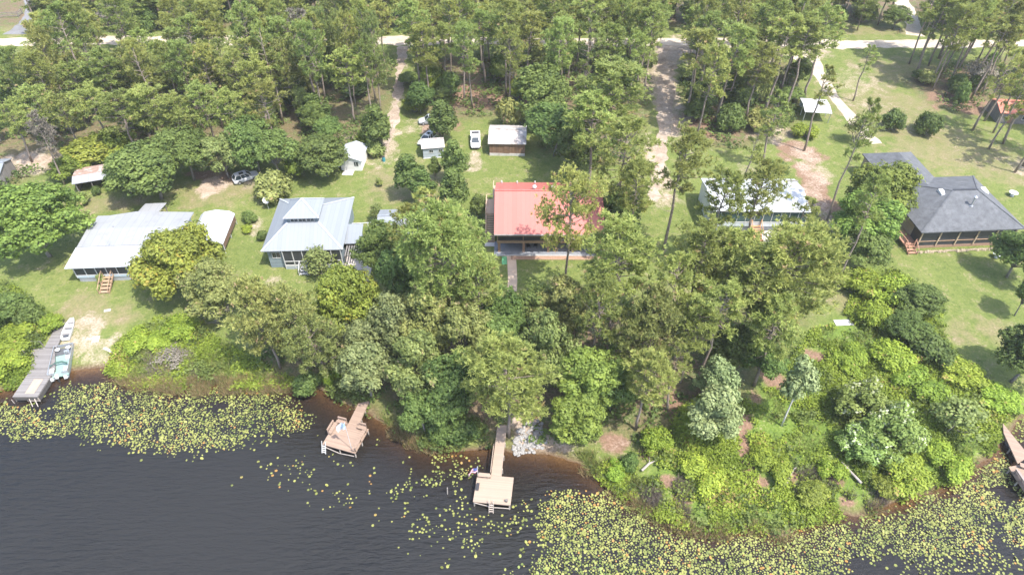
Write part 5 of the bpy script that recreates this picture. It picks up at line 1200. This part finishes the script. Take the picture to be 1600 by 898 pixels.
# dock at the right edge
e, L, w, d = dock('right_dock', [(1586, 714), (1640, 728), (1655, 790), (1600, 774)], 1.0, 'pale wooden dock with a long bench, cut by the right edge of the view', M_pink); z = 1.0
c0, c1, c2, c3 = L(1576, 729), L(1640, 716), L(1670, 775), L(1604, 772)
deck(e, [(c3.x, c3.y), (c2.x, c2.y), (c1.x, c1.y), (c0.x, c0.y)], z, M_pink)
g0, g1, g2, g3 = L(1568, 676), L(1567, 661), L(1608, 712), L(1590, 724)
MB().slab([(g0.x, g0.y, z+.03), (g3.x, g3.y-.02, z+.03), (g2.x, g2.y, z+.03), (g1.x, g1.y, z+.03)], .16).build('walkway', M_pink, e)
posts(e, [(c0.x+.2, c0.y-.2), (c3.x+.15, c3.y+.2), ((c0.x+c3.x)/2+.15, (c0.y+c3.y)/2), (c2.x-.2, c2.y), (c1.x-.2, c1.y-.2), (g0.x+.15, g0.y+.1), ((g0.x+g3.x)/2+.1, (g0.y+g3.y)/2)], -1.6, z-.17, M_post)
dn = (Vector(c0)-Vector(c3)).normalized(); nn = Vector((dn.y, -dn.x, 0))
s0 = Vector(c3)+dn*.3+nn*.35; s1 = Vector(c0)-dn*.8+nn*.35
bench(e, s0[:2], s1[:2], z, simple('grey_bench_boards', (.25, .2, .18), .9, .25, 4), (-nn.x, -nn.y))
ch_ = L(1590, 722); MB().box(ch_.x, ch_.x+1.6, ch_.y-.9, ch_.y-.3, z+.38, z+.44).build('bench', M_pink, e); MB().box(ch_.x+.3, ch_.x+1.3, ch_.y-.75, ch_.y-.45, z+.002, z+.378).build('bench_leg', M_pink, e)

# ================================================================ boats
def heading(b_, f_, z):
    p, q = P(*b_, z), P(*f_, z); return math.atan2(-(q.x-p.x), q.y-p.y)
a = P(96, 563, .8); bt = empty('pontoon_boat', (a.x, a.y, 0.02), heading((91, 582), (100, 542), .7), 'grey pontoon boat with green deck and outboard motors tied along the grey dock', 'boat')
W2, LB = 1.25, 2.9; M_al = simple('boat_aluminium', (.34, .36, .38), .4, .15, 2, metal=.4); M_green = simple('sea_green_deck', (.2, .3, .26), .7, .15, 1.5)
for sx in (-.85, .85): MB().tube([(sx, -LB, .25), (sx, LB-.5, .25), (sx, LB-.1, .32), (sx, LB+.2, .42)], [.31, .31, .22, .04], 12).build('pontoon', M_al, bt, smooth=True)
MB().box(-W2, W2, -LB, LB-.1, .56, .66).build('deck', M_green, bt)
fn = MB()
for x0, x1, y0, y1 in ((-W2, -W2+.06, -LB+.3, LB-.15), (W2-.06, W2, -LB+.3, LB-.15), (-W2+.061, W2-.061, LB-.21, LB-.15), (-W2+.061, -.45, -LB+.3, -LB+.36), (.45, W2-.061, -LB+.3, -LB+.36)): fn.box(x0, x1, y0, y1, .663, 1.22)
fn.build('rail_panels', M_al, bt); MB().box(-W2+.07, W2-.07, LB-1.75, LB-.22, .662, .69).build('foredeck_mat', simple('dark_mat', (.08, .085, .09), .8), bt)
def seat(x0, x1, y0, y1, nm='bench_seat'): o = MB().box(x0, x1, y0, y1, .664, 1.0).build(nm, M_whitep, bt, bevel=.04); return o
seat(-1.15, -.6, -2.4, -1.4); seat(.6, 1.15, -2.4, -1.4); seat(.5, 1.1, .1, .7, 'helm_seat')
for x, y in ((-.7, LB-.85), (.65, LB-.8)):
    s = MB().tube([(x, y, .7), (x, y, 1.0)], .08, 8).build('fishing_seat', M_pipe, bt); MB().tube([(x, y, 1.0), (x, y, 1.12)], .3, 14).build('cushion', M_whitep, s)
hc = MB().hexa([(.35, .85, .664), (1.1, .85, .664), (1.1, 1.3, .664), (.35, 1.3, .664)], [(.4, .95, 1.45), (1.05, .95, 1.45), (1.05, 1.2, 1.45), (.4, 1.2, 1.45)]).build('console', M_al, bt); MB().tube([(.7+.2*math.cos(t_*.7), .82, 1.25+.2*math.sin(t_*.7)) for t_ in range(10)], .02, 6).build('steering_wheel', M_dark, hc)
MB().tube([(-1.05, -1.2, 1.28), (-.4, -.85, 1.36), (.4, -.85, 1.36), (1.05, -1.2, 1.28)], .12, 8).build('folded_canopy', simple('dark_green_canvas', (.05, .1, .085), .85), bt)
mo = MB().hexa([(-.2, -LB-.55, .75), (.2, -LB-.55, .75), (.2, -LB-.02, .75), (-.2, -LB-.02, .75)], [(-.16, -LB-.5, 1.3), (.16, -LB-.5, 1.3), (.16, -LB-.08, 1.3), (-.16, -LB-.08, 1.3)]).build('outboard_motor', M_whitep, bt, bevel=.06); MB().tube([(0, -LB-.35, .76), (0, -LB-.4, -.3)], [.1, .06], 8).build('drive_leg', M_dark, mo)
for sx in (-.85, .85): MB().hexa([(sx-.22, -LB-.35, .3), (sx+.22, -LB-.35, .3), (sx+.22, -LB-.003, .3), (sx-.22, -LB-.003, .3)], [(sx-.16, -LB-.3, .75), (sx+.16, -LB-.3, .75), (sx+.16, -LB-.003, .75), (sx-.16, -LB-.003, .75)]).build('stern_pod', M_whitep, bt, bevel=.04)
a = G(109, 516); bt = empty('flat_bottom_boat', (a.x, a.y, a.z+.02), heading((106, 528), (115, 504), 1), 'small white flat-bottomed rowing boat pulled up on the sand', 'boat')
secs = [(-2.0, .5, .55, 0), (-.8, .56, .66, 0), (.6, .5, .62, .02), (1.5, .34, .46, .12), (2.1, .16, .24, .3)]; m = MB()
for y, wb, wt, zb in secs: m.v += [(-wt, y, .52), (-wb, y, zb), (wb, y, zb), (wt, y, .52), (wt-.06, y, .5), (wb-.05, y, zb+.07), (-wb+.05, y, zb+.07), (-wt+.06, y, .5)]
for i in range(4):
    for k in range(8): m.f.append((i*8+k, i*8+(k+1) % 8, i*8+8+(k+1) % 8, i*8+8+k))
m.f += [(0, 1, 6, 7), (1, 2, 5, 6), (2, 3, 4, 5), (32, 39, 38, 33), (33, 38, 37, 34), (34, 37, 36, 35)]
hull = m.build('hull', M_whitep, bt); MB().box(-.49, .49, -1.995, -1.93, .08, .51).build('transom', M_whitep, bt); MB().hexa([(-.16, 2.04, .3), (.16, 2.04, .3), (.16, 2.1, .3), (-.16, 2.1, .3)], [(-.22, 2.04, .51), (.22, 2.04, .51), (.22, 2.1, .51), (-.22, 2.1, .51)]).build('bow_plate', M_whitep, bt)
for y, w_ in ((-1.1, .55), (.1, .55), (1.2, .38)): MB().box(-w_, w_, y-.16, y+.16, .36, .41).build('thwart', M_greywood, bt)
MB().box(-.3, .3, -1.75, -1.4, .08, .36).build('fuel_box', M_dark, bt)

# ================================================================ vehicles
def car(name, loc, rz, paint_, label, cat, kind='suv'):
    e = empty(name, loc, rz, label, cat)                       # nose along +y
    hw = .92; Lh = 2.3
    low = [(-Lh, .38, .78, .84), (-Lh+.25, .3, .95, .92), (-1.2, .28, .98, .93), (.6, .28, .97, .93), (1.3, .3, .93, .92), (1.95, .34, .84, .88), (Lh, .42, .68, .74)]
    if kind == 'pickup': low = [(-2.75, .5, 1.0, .95)]+[(y*1.15, z0+.12, z1+.1, w_+.05) for y, z0, z1, w_ in low[2:]]
    m = MB()
    for y, z0, z1, w_ in low: m.v += [(-w_*.92, y, z0), (-w_, y, (z0+z1)/2), (-w_*.95, y, z1-.05), (-w_*.86, y, z1), (w_*.86, y, z1), (w_*.95, y, z1-.05), (w_, y, (z0+z1)/2), (w_*.92, y, z0)]
    n = len(low)
    for i in range(n-1):
        for k in range(8): m.f.append((i*8+k, i*8+(k+1) % 8, i*8+8+(k+1) % 8, i*8+8+k))
    m.f += [tuple(range(8)), tuple(range((n-1)*8, n*8))[::-1]]; m.build('body', paint_, e, smooth=False, bevel=0)
    zb = .97 if kind == 'suv' else 1.06
    yb0, yb1, yt0, yt1, zt = (-2.15, 1.0, -1.75, .25, 1.62) if kind == 'suv' else (-.75, 1.55, -.55, .8, 1.78)
    B = [(-.84, yb0, zb), (.84, yb0, zb), (.84, yb1, zb), (-.84, yb1, zb)]; T_ = [(-.64, yt0, zt), (.64, yt0, zt), (.64, yt1, zt), (-.64, yt1, zt)]
    g = MB().hexa(B, T_).build('windows', M_glass, e)
    rf = MB().slab([(-.66, yt0-.05, zt+.05), (.66, yt0-.05, zt+.05), (.66, yt1+.03, zt+.05), (-.66, yt1+.03, zt+.05)], .05).build('roof', paint_, e)
    for i in range(4): MB().beam(Vector(B[i]), Vector(T_[i]), .09, .09).build('pillar', paint_, e)
    for f in (.42, .72) if kind == 'suv' else (.45,):
        for s in (-1, 1): MB().beam((s*.845, yb0+(yb1-yb0)*f, zb), (s*.648, yt0+(yt1-yt0)*f, zt), .08, .06).build('pillar', paint_, e)
    if kind == 'suv':
        rr = MB()
        for s in (-.58, .58): rr.beam((s, yt0+.1, zt+.11), (s, yt1-.1, zt+.11), .05, .05)
        rr.build('roof_rails', M_pipe, e); MB().box(-.35, .35, -1.0, -.2, zt+.052, zt+.06).build('sunroof', M_glass, e)
    else:
        MB().box(-.72, .72, -2.62, -.85, zb-.02, zb+.035).build('bed_liner', M_dark, e); s = MB()
        for x0, x1, y0, y1 in ((-.95, -.75, -2.75, -.8), (.75, .95, -2.75, -.8), (-.749, .749, -2.76, -2.65)): s.box(x0, x1, y0, y1, 1.0, 1.22)
        s.build('bed_sides', paint_, e)
    ya, yf = (-1.42, 1.42) if kind == 'suv' else (-1.75, 1.75); r = .35 if kind == 'suv' else .4
    for s in (-1, 1):
        for y in (ya, yf):
            wh = MB().tube([(s*.72, y, r), (s*.965, y, r)], r, 16).build('wheel', M_dark, e); MB().tube([(s*.966, y, r), (s*.985, y, r)], r*.62, 12).build('rim', M_pipe, wh)
    yn = low[-1][0]
    for s in (-.55, .55):
        MB().box(s-.17, s+.17, yn-.1, yn+.012, low[-1][2]-.17, low[-1][2]-.03).build('headlight', M_whitep, e); MB().box(s*1.25-.1, s*1.25+.1, low[0][0]-.012, low[0][0]+.1, low[0][2]-.2, low[0][2]-.02).build('tail_light', simple('red_lens', (.3, .02, .02), .3), e)
    MB().box(-.5, .5, yn-.05, yn+.008, .45, .6).build('grille', M_dark, e)
    for s in (-1, 1): MB().box(s*.94-.07, s*.94+.07, yb1-.45, yb1-.3, zb+.02, zb+.16).build('mirror', paint_, e)
    return e
M_silverp = simple('silver_car_paint', (.48, .49, .5), .3, .06, 1, spec=.7); M_whitecar = simple('white_car_paint', (.74, .74, .73), .3, .05, 1, spec=.6); M_greycar = simple('grey_car_paint', (.36, .38, .4), .35, .08, 1, spec=.6)
car('parked_suv', G(385, 281), R(-56), M_silverp, 'silver estate car with a dark sunroof parked on the sandy patch at the left', 'car')
car('pickup_truck', G(743, 224), R(183), M_whitecar, 'white pickup truck facing the lake beside the brown shed', 'pickup', 'pickup')
car('parked_van', G(672, 192), R(100), M_greycar, 'grey and white car under the pines above the blue-grey shed', 'car')
car('parked_car', G(668, 222), R(150), M_whitecar, 'white car just behind the blue-grey shed', 'car')

# ================================================================ stones and driftwood
M_stone = simple('grey_stone', (.36, .345, .325), .9, .5, 2.5, bmp=.4, col2=(.13, .12, .11)); rr = random.Random(5)
stone_me = []
for s in range(5):
    bm = bmesh.new(); bmesh.ops.create_icosphere(bm, subdivisions=2, radius=1)
    for v in bm.verts: v.co *= rr.uniform(.78, 1.1); v.co.z *= .62
    me = bpy.data.meshes.new('stone'); bm.to_mesh(me); bm.free(); me.materials.append(M_stone); stone_me.append(me)
pol = wpoly([(816, 655), (840, 650), (856, 668), (852, 690), (830, 701), (806, 704), (800, 690)]); xs = [q[0] for q in pol]; ys = [q[1] for q in pol]; n = 0
while n < 210:
    x, y = rr.uniform(min(xs), max(xs)), rr.uniform(min(ys), max(ys))
    if not inpoly(np.array([x]), np.array([y]), pol)[0]: continue
    s = rr.uniform(.12, .34); o = link('stone', stone_me[n % 5]); o.location = (x, y, max(0, H(x, y))+s*.25); o.scale = (s, s*rr.uniform(.7, 1.1), s); o.rotation_euler = (rr.uniform(-.3, .3), rr.uniform(-.3, .3), rr.uniform(0, 6)); n += 1
    tag(o, 'grey stone in the pebble heap at the shore beside the long walkway', 'stone', 'stones of the pebble heap')
p = G(832, 648); fp = empty('fire_pit', p, 0, 'dark round fire pit above the pebble heap at the shore', 'fire pit'); MB().tube([(0, 0, 0), (0, 0, .4)], [.5, .55], 14).build('bowl', M_dark, fp); m = MB()
for k in range(10): a_ = k*.628; m.tube([(1.05*math.cos(a_), 1.05*math.sin(a_), -.05), (1.05*math.cos(a_), 1.05*math.sin(a_), .22)], [.24, .17], 6)
m.build('stone_ring', simple('pink_stone', (.45, .32, .25), .9, .25, 3), fp)
for u, v, ln, an, lab in ((1325, 735, 4.0, 2.0, 'grey driftwood log lying in the vines on the right bank'), (1015, 728, 2.6, .6, 'short grey log on the bank right of the brown beach'), (1235, 745, 3.0, .9, 'grey branch lying in the weeds left of the long driftwood log')):
    p = G(u, v); m = MB(); m.tube([(-ln/2, 0, .25), (0, .15, .42), (ln/2, 0, .3)], [.16, .14, .06], 7); m.tube([(0, .15, .42), (ln*.2, .7, .6)], [.07, .02], 5); o = m.build('driftwood', simple('driftwood', (.3, .27, .24), .9, .3, 4)); o.location = p; o.rotation_euler = (0, 0, an); tag(o, lab, 'log')

# ================================================================ ground cover: leaves, grass and brush nobody could count
def scatter(poly_px, n, seed, dens=None, world=None, feather=0.):
    rg = np.random.default_rng(seed); poly = world or wpoly(poly_px); xs = [q[0] for q in poly]; ys = [q[1] for q in poly]
    x = rg.uniform(min(xs), max(xs), n*3); y = rg.uniform(min(ys), max(ys), n*3)
    k = inpoly(x+feather*(vnoise(x, y, 2.2, 77)-.5)*2+feather*rg.normal(0, .35, len(x)), y+feather*(vnoise(x, y, 2.2, 78)-.5)*2+feather*rg.normal(0, .35, len(x)), poly)
    if dens is not None: k &= rg.random(len(x)) < dens(x, y)
    return x[k][:n], y[k][:n], rg
BANK = [(1270, 515), (1310, 510), (1350, 420), (1400, 425), (1470, 470), (1480, 540), (1530, 590), (1600, 635), (1580, 650), (1563, 690), (1540, 722), (1500, 744), (1400, 785), (1340, 801), (1260, 815), (1215, 836), (1180, 821), (1110, 828), (1060, 819), (1010, 796), (940, 748), (920, 726), (1040, 700), (1140, 725), (1172, 690), (1200, 610)]
BARE = [(P(u, v), r) for u, v, r in ((1275, 558, 1.7), (1208, 588, 2.0), (1160, 670, 1.3), (1165, 700, 1.3), (1155, 715, 1.0), (960, 690, 2.2), (1318, 504, 2.0), (1010, 725, 1.0), (1045, 748, 1.3), (1065, 775, 1.1), (1235, 740, 1.3), (1310, 742, 1.1), (1330, 778, 1.2), (1190, 750, .9), (1240, 745, .8), (1325, 735, 1.0))]
def notbare(x, y):
    k = np.ones(len(x))
    for c, r in BARE: k *= np.hypot(x-c.x, y-c.y)+(vnoise(x, y, 1.3, 2)-.5)*2.6 > r
    return k
def cover(name, regions, mat, per, hmax, leaf, seed, label, clump=3.0, thresh=.25):
    CC = []; TT = []; SS = []
    for px, n in regions:
        x, y, rg = scatter(px, n, seed, lambda a, b_: notbare(a, b_)*np.clip((vnoise(a, b_, clump, seed)*.65+vnoise(a, b_, clump*.35, seed+1)*.35-thresh)*3, 0, 1))
        hh = vnoise(x, y, clump, seed)*.6+vnoise(x, y, .9, seed+1)*.4; z0 = np.maximum(height(x, y), .02)
        for _ in range(per):
            CC.append(np.stack([x+rg.normal(0, .22, len(x)), y+rg.normal(0, .22, len(x)), z0+hmax*hh*(.35+.65*rg.random(len(x)))], 1))
            TT.append(np.clip(.5+(vnoise(x, y, 2.4, seed+7)-.5)*.9+rg.normal(0, .14, len(x)), 0, 1)); SS.append(leaf*(.6+.8*rg.random(len(x))))
    C = np.concatenate(CC); rg = np.random.default_rng(seed+50); NN = unit(rg.normal(size=C.shape)*.55+np.array([0, 0, .8]))
    V, F = leaves(C, NN, np.concatenate(SS), rg); return tag(link(name, np_mesh(name, V, F, mat, tint=np.repeat(np.concatenate(TT), 4))), label, 'plants', kind='stuff')
LEFTB = [(180, 532), (250, 497), (320, 515), (390, 555), (480, 598), (400, 600), (330, 606), (200, 596), (160, 575)]
EDGE = [(-120, 440), (20, 445), (85, 495), (62, 545), (40, 600), (-120, 612)]
MID = [(480, 590), (530, 570), (640, 630), (760, 660), (775, 700), (690, 702), (640, 690), (590, 655), (540, 630)]
cover('vine_cover', [(BANK, 26000), ([(1030, 690), (1060, 640), (1150, 600), (1200, 610), (1172, 690), (1140, 725)], 2600), (LEFTB, 3400), (EDGE, 4400)], FO['lime'], 5, 1.15, .16, 11, 'bright lime vines and weeds matted over the lake bank', thresh=.3)
cover('weedy_brush', [(BANK, 4200), (LEFTB, 1800), (EDGE, 2000), (MID, 2600)], FO['oak'], 5, 1.7, .18, 23, 'darker green brush patches among the vines on the bank', clump=2.6, thresh=.5)
cover('forest_undergrowth', [(FOREST[k], n) for k, n in (('west', 11000), ('middle', 4600), ('east', 3000), ('corner', 1200), ('bank', 4200))], FO['oak'], 4, 1.5, .24, 31, 'low green undergrowth between the trunks of the woods', clump=4.5, thresh=.45)
def blades(name, regions, mat, hmin, hmax, wd, seed, label, thresh=.3, k=3):
    VV = []; TT = []
    for px, n in regions:
        x, y, rg = scatter(px, n, seed, lambda a, b_: notbare(a, b_)*np.clip((vnoise(a, b_, 1.8, seed)-thresh)*3, 0, 1)); z0 = np.maximum(height(x, y), -.1)
        for _ in range(k):
            m_ = len(x); c = np.stack([x+rg.normal(0, .14, m_), y+rg.normal(0, .14, m_), z0], 1); a_ = rg.random(m_)*6.28; s = np.stack([np.cos(a_), np.sin(a_), 0*a_], 1)*wd
            tip = c+np.stack([rg.normal(0, .3, m_), rg.normal(0, .3, m_), hmin+(hmax-hmin)*rg.random(m_)], 1)
            VV.append(np.stack([c-s, c+s, tip+s*.3, tip-s*.3], 1).reshape(-1, 3)); TT.append(np.repeat(np.clip(rg.normal(.5, .25, m_), 0, 1), 4))
    V = np.concatenate(VV); return tag(link(name, np_mesh(name, V, np.arange(len(V)).reshape(-1, 4), mat, tint=np.concatenate(TT))), label, 'grass', kind='stuff')
M_reed = foliage('dry_reeds', (.13, .095, .05), (.33, .25, .14), odd=(.14, .19, .05), huevar=.01, oddat=.72)
M_grassb = foliage('long_grass', (.08, .11, .03), (.22, .24, .075), odd=(.3, .23, .12), oddat=.85)
SHORE1 = [(300, 585), (420, 580), (480, 600), (420, 606), (300, 610), (200, 600), (160, 582), (220, 585)]
SHORE2 = [(900, 722), (940, 738), (1010, 782), (1060, 806), (1110, 815), (1180, 808), (1215, 822), (1260, 802), (1340, 790), (1400, 775), (1400, 792), (1300, 806), (1215, 845), (1110, 836), (1060, 828), (990, 790), (930, 752)]
SHORE3 = [(590, 645), (640, 675), (700, 692), (690, 708), (640, 694), (590, 665)]
blades('shore_reeds', [(SHORE1, 2600), (SHORE2, 4200), (SHORE3, 900)], M_reed, .3, 1.1, .03, 61, 'dry brown reeds and grass along the waterline', .25, 4)
blades('long_grass', [(LEFTB, 3500), (BANK, 7000), ([(900, 700), (1000, 700), (1040, 690), (1010, 760), (930, 735)], 1200), ([(590, 640), (700, 690), (640, 690)], 700)], M_grassb, .25, .8, .03, 67, 'long uncut grass between the weeds of the bank', .35, 4)
M_twig = foliage('dead_brush', (.12, .095, .08), (.3, .25, .21), huevar=.005, trans=.05)
blades('dead_brush', [([(1000, 740), (1080, 740), (1080, 800), (1000, 790)], 800), ([(1230, 730), (1290, 735), (1330, 770), (1250, 790)], 600), ([(230, 548), (300, 545), (310, 585), (220, 580)], 700), ([(1330, 770), (1400, 760), (1390, 780), (1340, 795)], 500)], M_twig, .3, 1.3, .018, 71, 'tangled dead brown brush in the weeds', .2, 5)

# ================================================================ lily pads
M_pad = foliage('lily_pad', (.075, .105, .028), (.25, .265, .085), odd=(.3, .19, .06), huevar=.03, valvar=.18, trans=.12, oddat=.88)
PADS = [  # measured outline, count, clumping threshold
 ([(-80, 640), (0, 618), (20, 622), (60, 640), (90, 612), (110, 604), (160, 586), (220, 594), (300, 603), (400, 601), (450, 610), (492, 640), (460, 668), (400, 684), (330, 698), (250, 700), (200, 690), (120, 680), (60, 668), (-80, 672)], 12500, .15),
 ([(190, 690), (330, 690), (400, 680), (420, 690), (380, 708), (250, 712)], 130, .5),
 ([(840, 764), (885, 755), (905, 778), (925, 768), (990, 775), (1020, 800), (1060, 826), (1110, 834), (1180, 828), (1215, 842), (1260, 820), (1330, 806), (1400, 790), (1440, 800), (1440, 840), (1330, 870), (1200, 920), (960, 930), (830, 880), (835, 820)], 19000, .12),
 ([(1400, 790), (1480, 760), (1545, 725), (1566, 695), (1610, 760), (1640, 800), (1600, 840), (1450, 860), (1400, 850)], 7500, .24),
 ([(1400, 845), (1600, 830), (1700, 900), (1400, 960)], 900, .34),
 ([(780, 840), (840, 830), (960, 910), (960, 960), (780, 940)], 420, .45),
 ([(1572, 650), (1600, 640), (1700, 640), (1680, 740), (1612, 715)], 700, .3),
 ([(672, 720), (700, 700), (762, 712), (768, 735), (740, 752), (690, 745)], 480, .3),
 ([(610, 712), (642, 715), (640, 735), (600, 748), (575, 770), (570, 758), (590, 738)], 120, .35),
 ([(640, 735), (700, 745), (700, 770), (650, 752)], 60, .4),
 ([(560, 740), (700, 750), (850, 780), (840, 880), (700, 860), (600, 820)], 420, .42),
 ([(380, 670), (500, 690), (560, 740), (540, 790), (440, 760), (380, 720)], 220, .45),
 ([(584, 672), (604, 675), (604, 686), (584, 684)], 16, .1), ([(640, 680), (700, 700), (720, 712), (660, 705)], 40, .4),
 ([(960, 795), (1040, 812), (1040, 835), (960, 820)], 120, .3),
]
PX = []; PY = []; rg = np.random.default_rng(5)
for px, n, th in PADS:
    sd += 1
    x, y, r2 = scatter(px, n, sd, lambda a, b_: np.clip((vnoise(a, b_, 3.2, 91)*.5+vnoise(a, b_, 1.1, 92)*.5-th)*3.2, 0, 1)*(sdist(a, b_) < -.15), feather=1.7); PX.append(x); PY.append(y)
PX = np.concatenate(PX); PY = np.concatenate(PY)
for c, r in ((P(96, 566, 0), 2.1), (P(55, 590, 0), 2.6), (P(70, 555, 0), 2.4), (P(40, 615, 0), 2.2), (P(1610, 750, 0), 2.0), (P(770, 765, 0), 3.2), (P(90, 590, 0), 1.2)):
    k = np.hypot(PX-c.x, PY-c.y) > r; PX, PY = PX[k], PY[k]
order = np.argsort(np.hypot(PX, PY)); PX, PY = PX[order], PY[order]
# only pads that do not lie on each other
cell = {}; keep = []
for i in range(len(PX)):
    kx, ky = int(PX[i]/.25), int(PY[i]/.25)
    if any((a, b_) in cell and math.hypot(cell[(a, b_)][0]-PX[i], cell[(a, b_)][1]-PY[i]) < .235 for a in (kx-1, kx, kx+1) for b_ in (ky-1, ky, ky+1)): continue
    cell[(kx, ky)] = (PX[i], PY[i]); keep.append(i)
PX, PY = PX[keep], PY[keep]; n = len(PX); print('PADS', n)
RAD = .07+.11*rg.random(n)**1.4; ang = rg.random(n)*6.28; tiltm = np.where(rg.random(n) < .35, rg.uniform(.15, .8, n), rg.uniform(0, .08, n)); td = rg.random(n)*6.28
K = 9
def pads(idx):
    th = np.linspace(.18, 2*math.pi-.18, K); rim = np.stack([np.cos(th), np.sin(th)], 1); rim = np.vstack([[0.12, 0], rim])
    r = RAD[idx][:, None]; ca, sa = np.cos(ang[idx])[:, None], np.sin(ang[idx])[:, None]
    x = (rim[:, 0]*ca-rim[:, 1]*sa)*r; y = (rim[:, 0]*sa+rim[:, 1]*ca)*r
    h_ = (x*np.cos(td[idx])[:, None]+y*np.sin(td[idx])[:, None])*tiltm[idx][:, None]; h_ = h_-h_.min(1, keepdims=True)+.012
    return np.stack([x+PX[idx][:, None], y+PY[idx][:, None], h_], 2)
inview = np.array([0 < proj((a, b_, 0))[0] < 1600 and 0 < proj((a, b_, 0))[1] < 898 for a, b_ in zip(PX, PY)])
near = np.where(inview)[0][:300]; rest = np.setdiff1d(np.arange(n), near)
Vp = pads(rest); me = np_mesh('lily_pads', Vp.reshape(-1, 3), np.arange(Vp.shape[0]*(K+1)).reshape(-1, K+1), M_pad, tint=np.repeat(np.clip(.5+(vnoise(PX[rest], PY[rest], 3, 8)-.5)*.5+rg.normal(0, .22, len(rest)), 0, 1), K+1))
tag(link('lily_pads', me), 'mats of floating yellow-green lily pads along the shore', 'lily pads', kind='stuff')
pm_ = []
for s in range(10):
    i = np.array([near[s]]); v_ = pads(i)[0]-np.array([PX[i[0]], PY[i[0]], 0]); v_ = v_/RAD[i[0]]*.18; pm_.append(np_mesh('lily_pad', v_, np.arange(K+1).reshape(1, -1), M_pad, tint=np.full(K+1, .2+.075*s)))
for j, i in enumerate(near):
    o = link('lily_pad', pm_[j % 10]); o.location = (PX[i], PY[i], 0); s = RAD[i]/.18; o.scale = (s, s, 1); o.rotation_euler = (0, 0, float(rg.random()*6.28))
    tag(o, 'floating yellow-green lily pad in the mat edge nearest the bottom of view', 'lily pad', 'lily pads nearest the bottom of the view')
for o in bpy.data.objects:
    if 'label' in o and not 4 <= len(o['label'].split()) <= 16: print('LABEL', len(o['label'].split()), o['label'])
# ================================================================ the summer haze over the lake
hm, t, b, o = new_mat('haze_air'); t.nodes.remove(b)
pv = N(t, 'VolumePrincipled'); pv.inputs['Color'].default_value = (.97, .97, 1, 1); pv.inputs['Density'].default_value = .00018; pv.inputs['Anisotropy'].default_value = .2
t.links.new(pv.outputs[0], o.inputs['Volume'])
hz = MB().box(-4050, 4050, -3050, 5050, -4, 90).build('haze', hm); tag(hz, 'thin pale haze hanging over the lots and the lake', 'haze', kind='stuff')
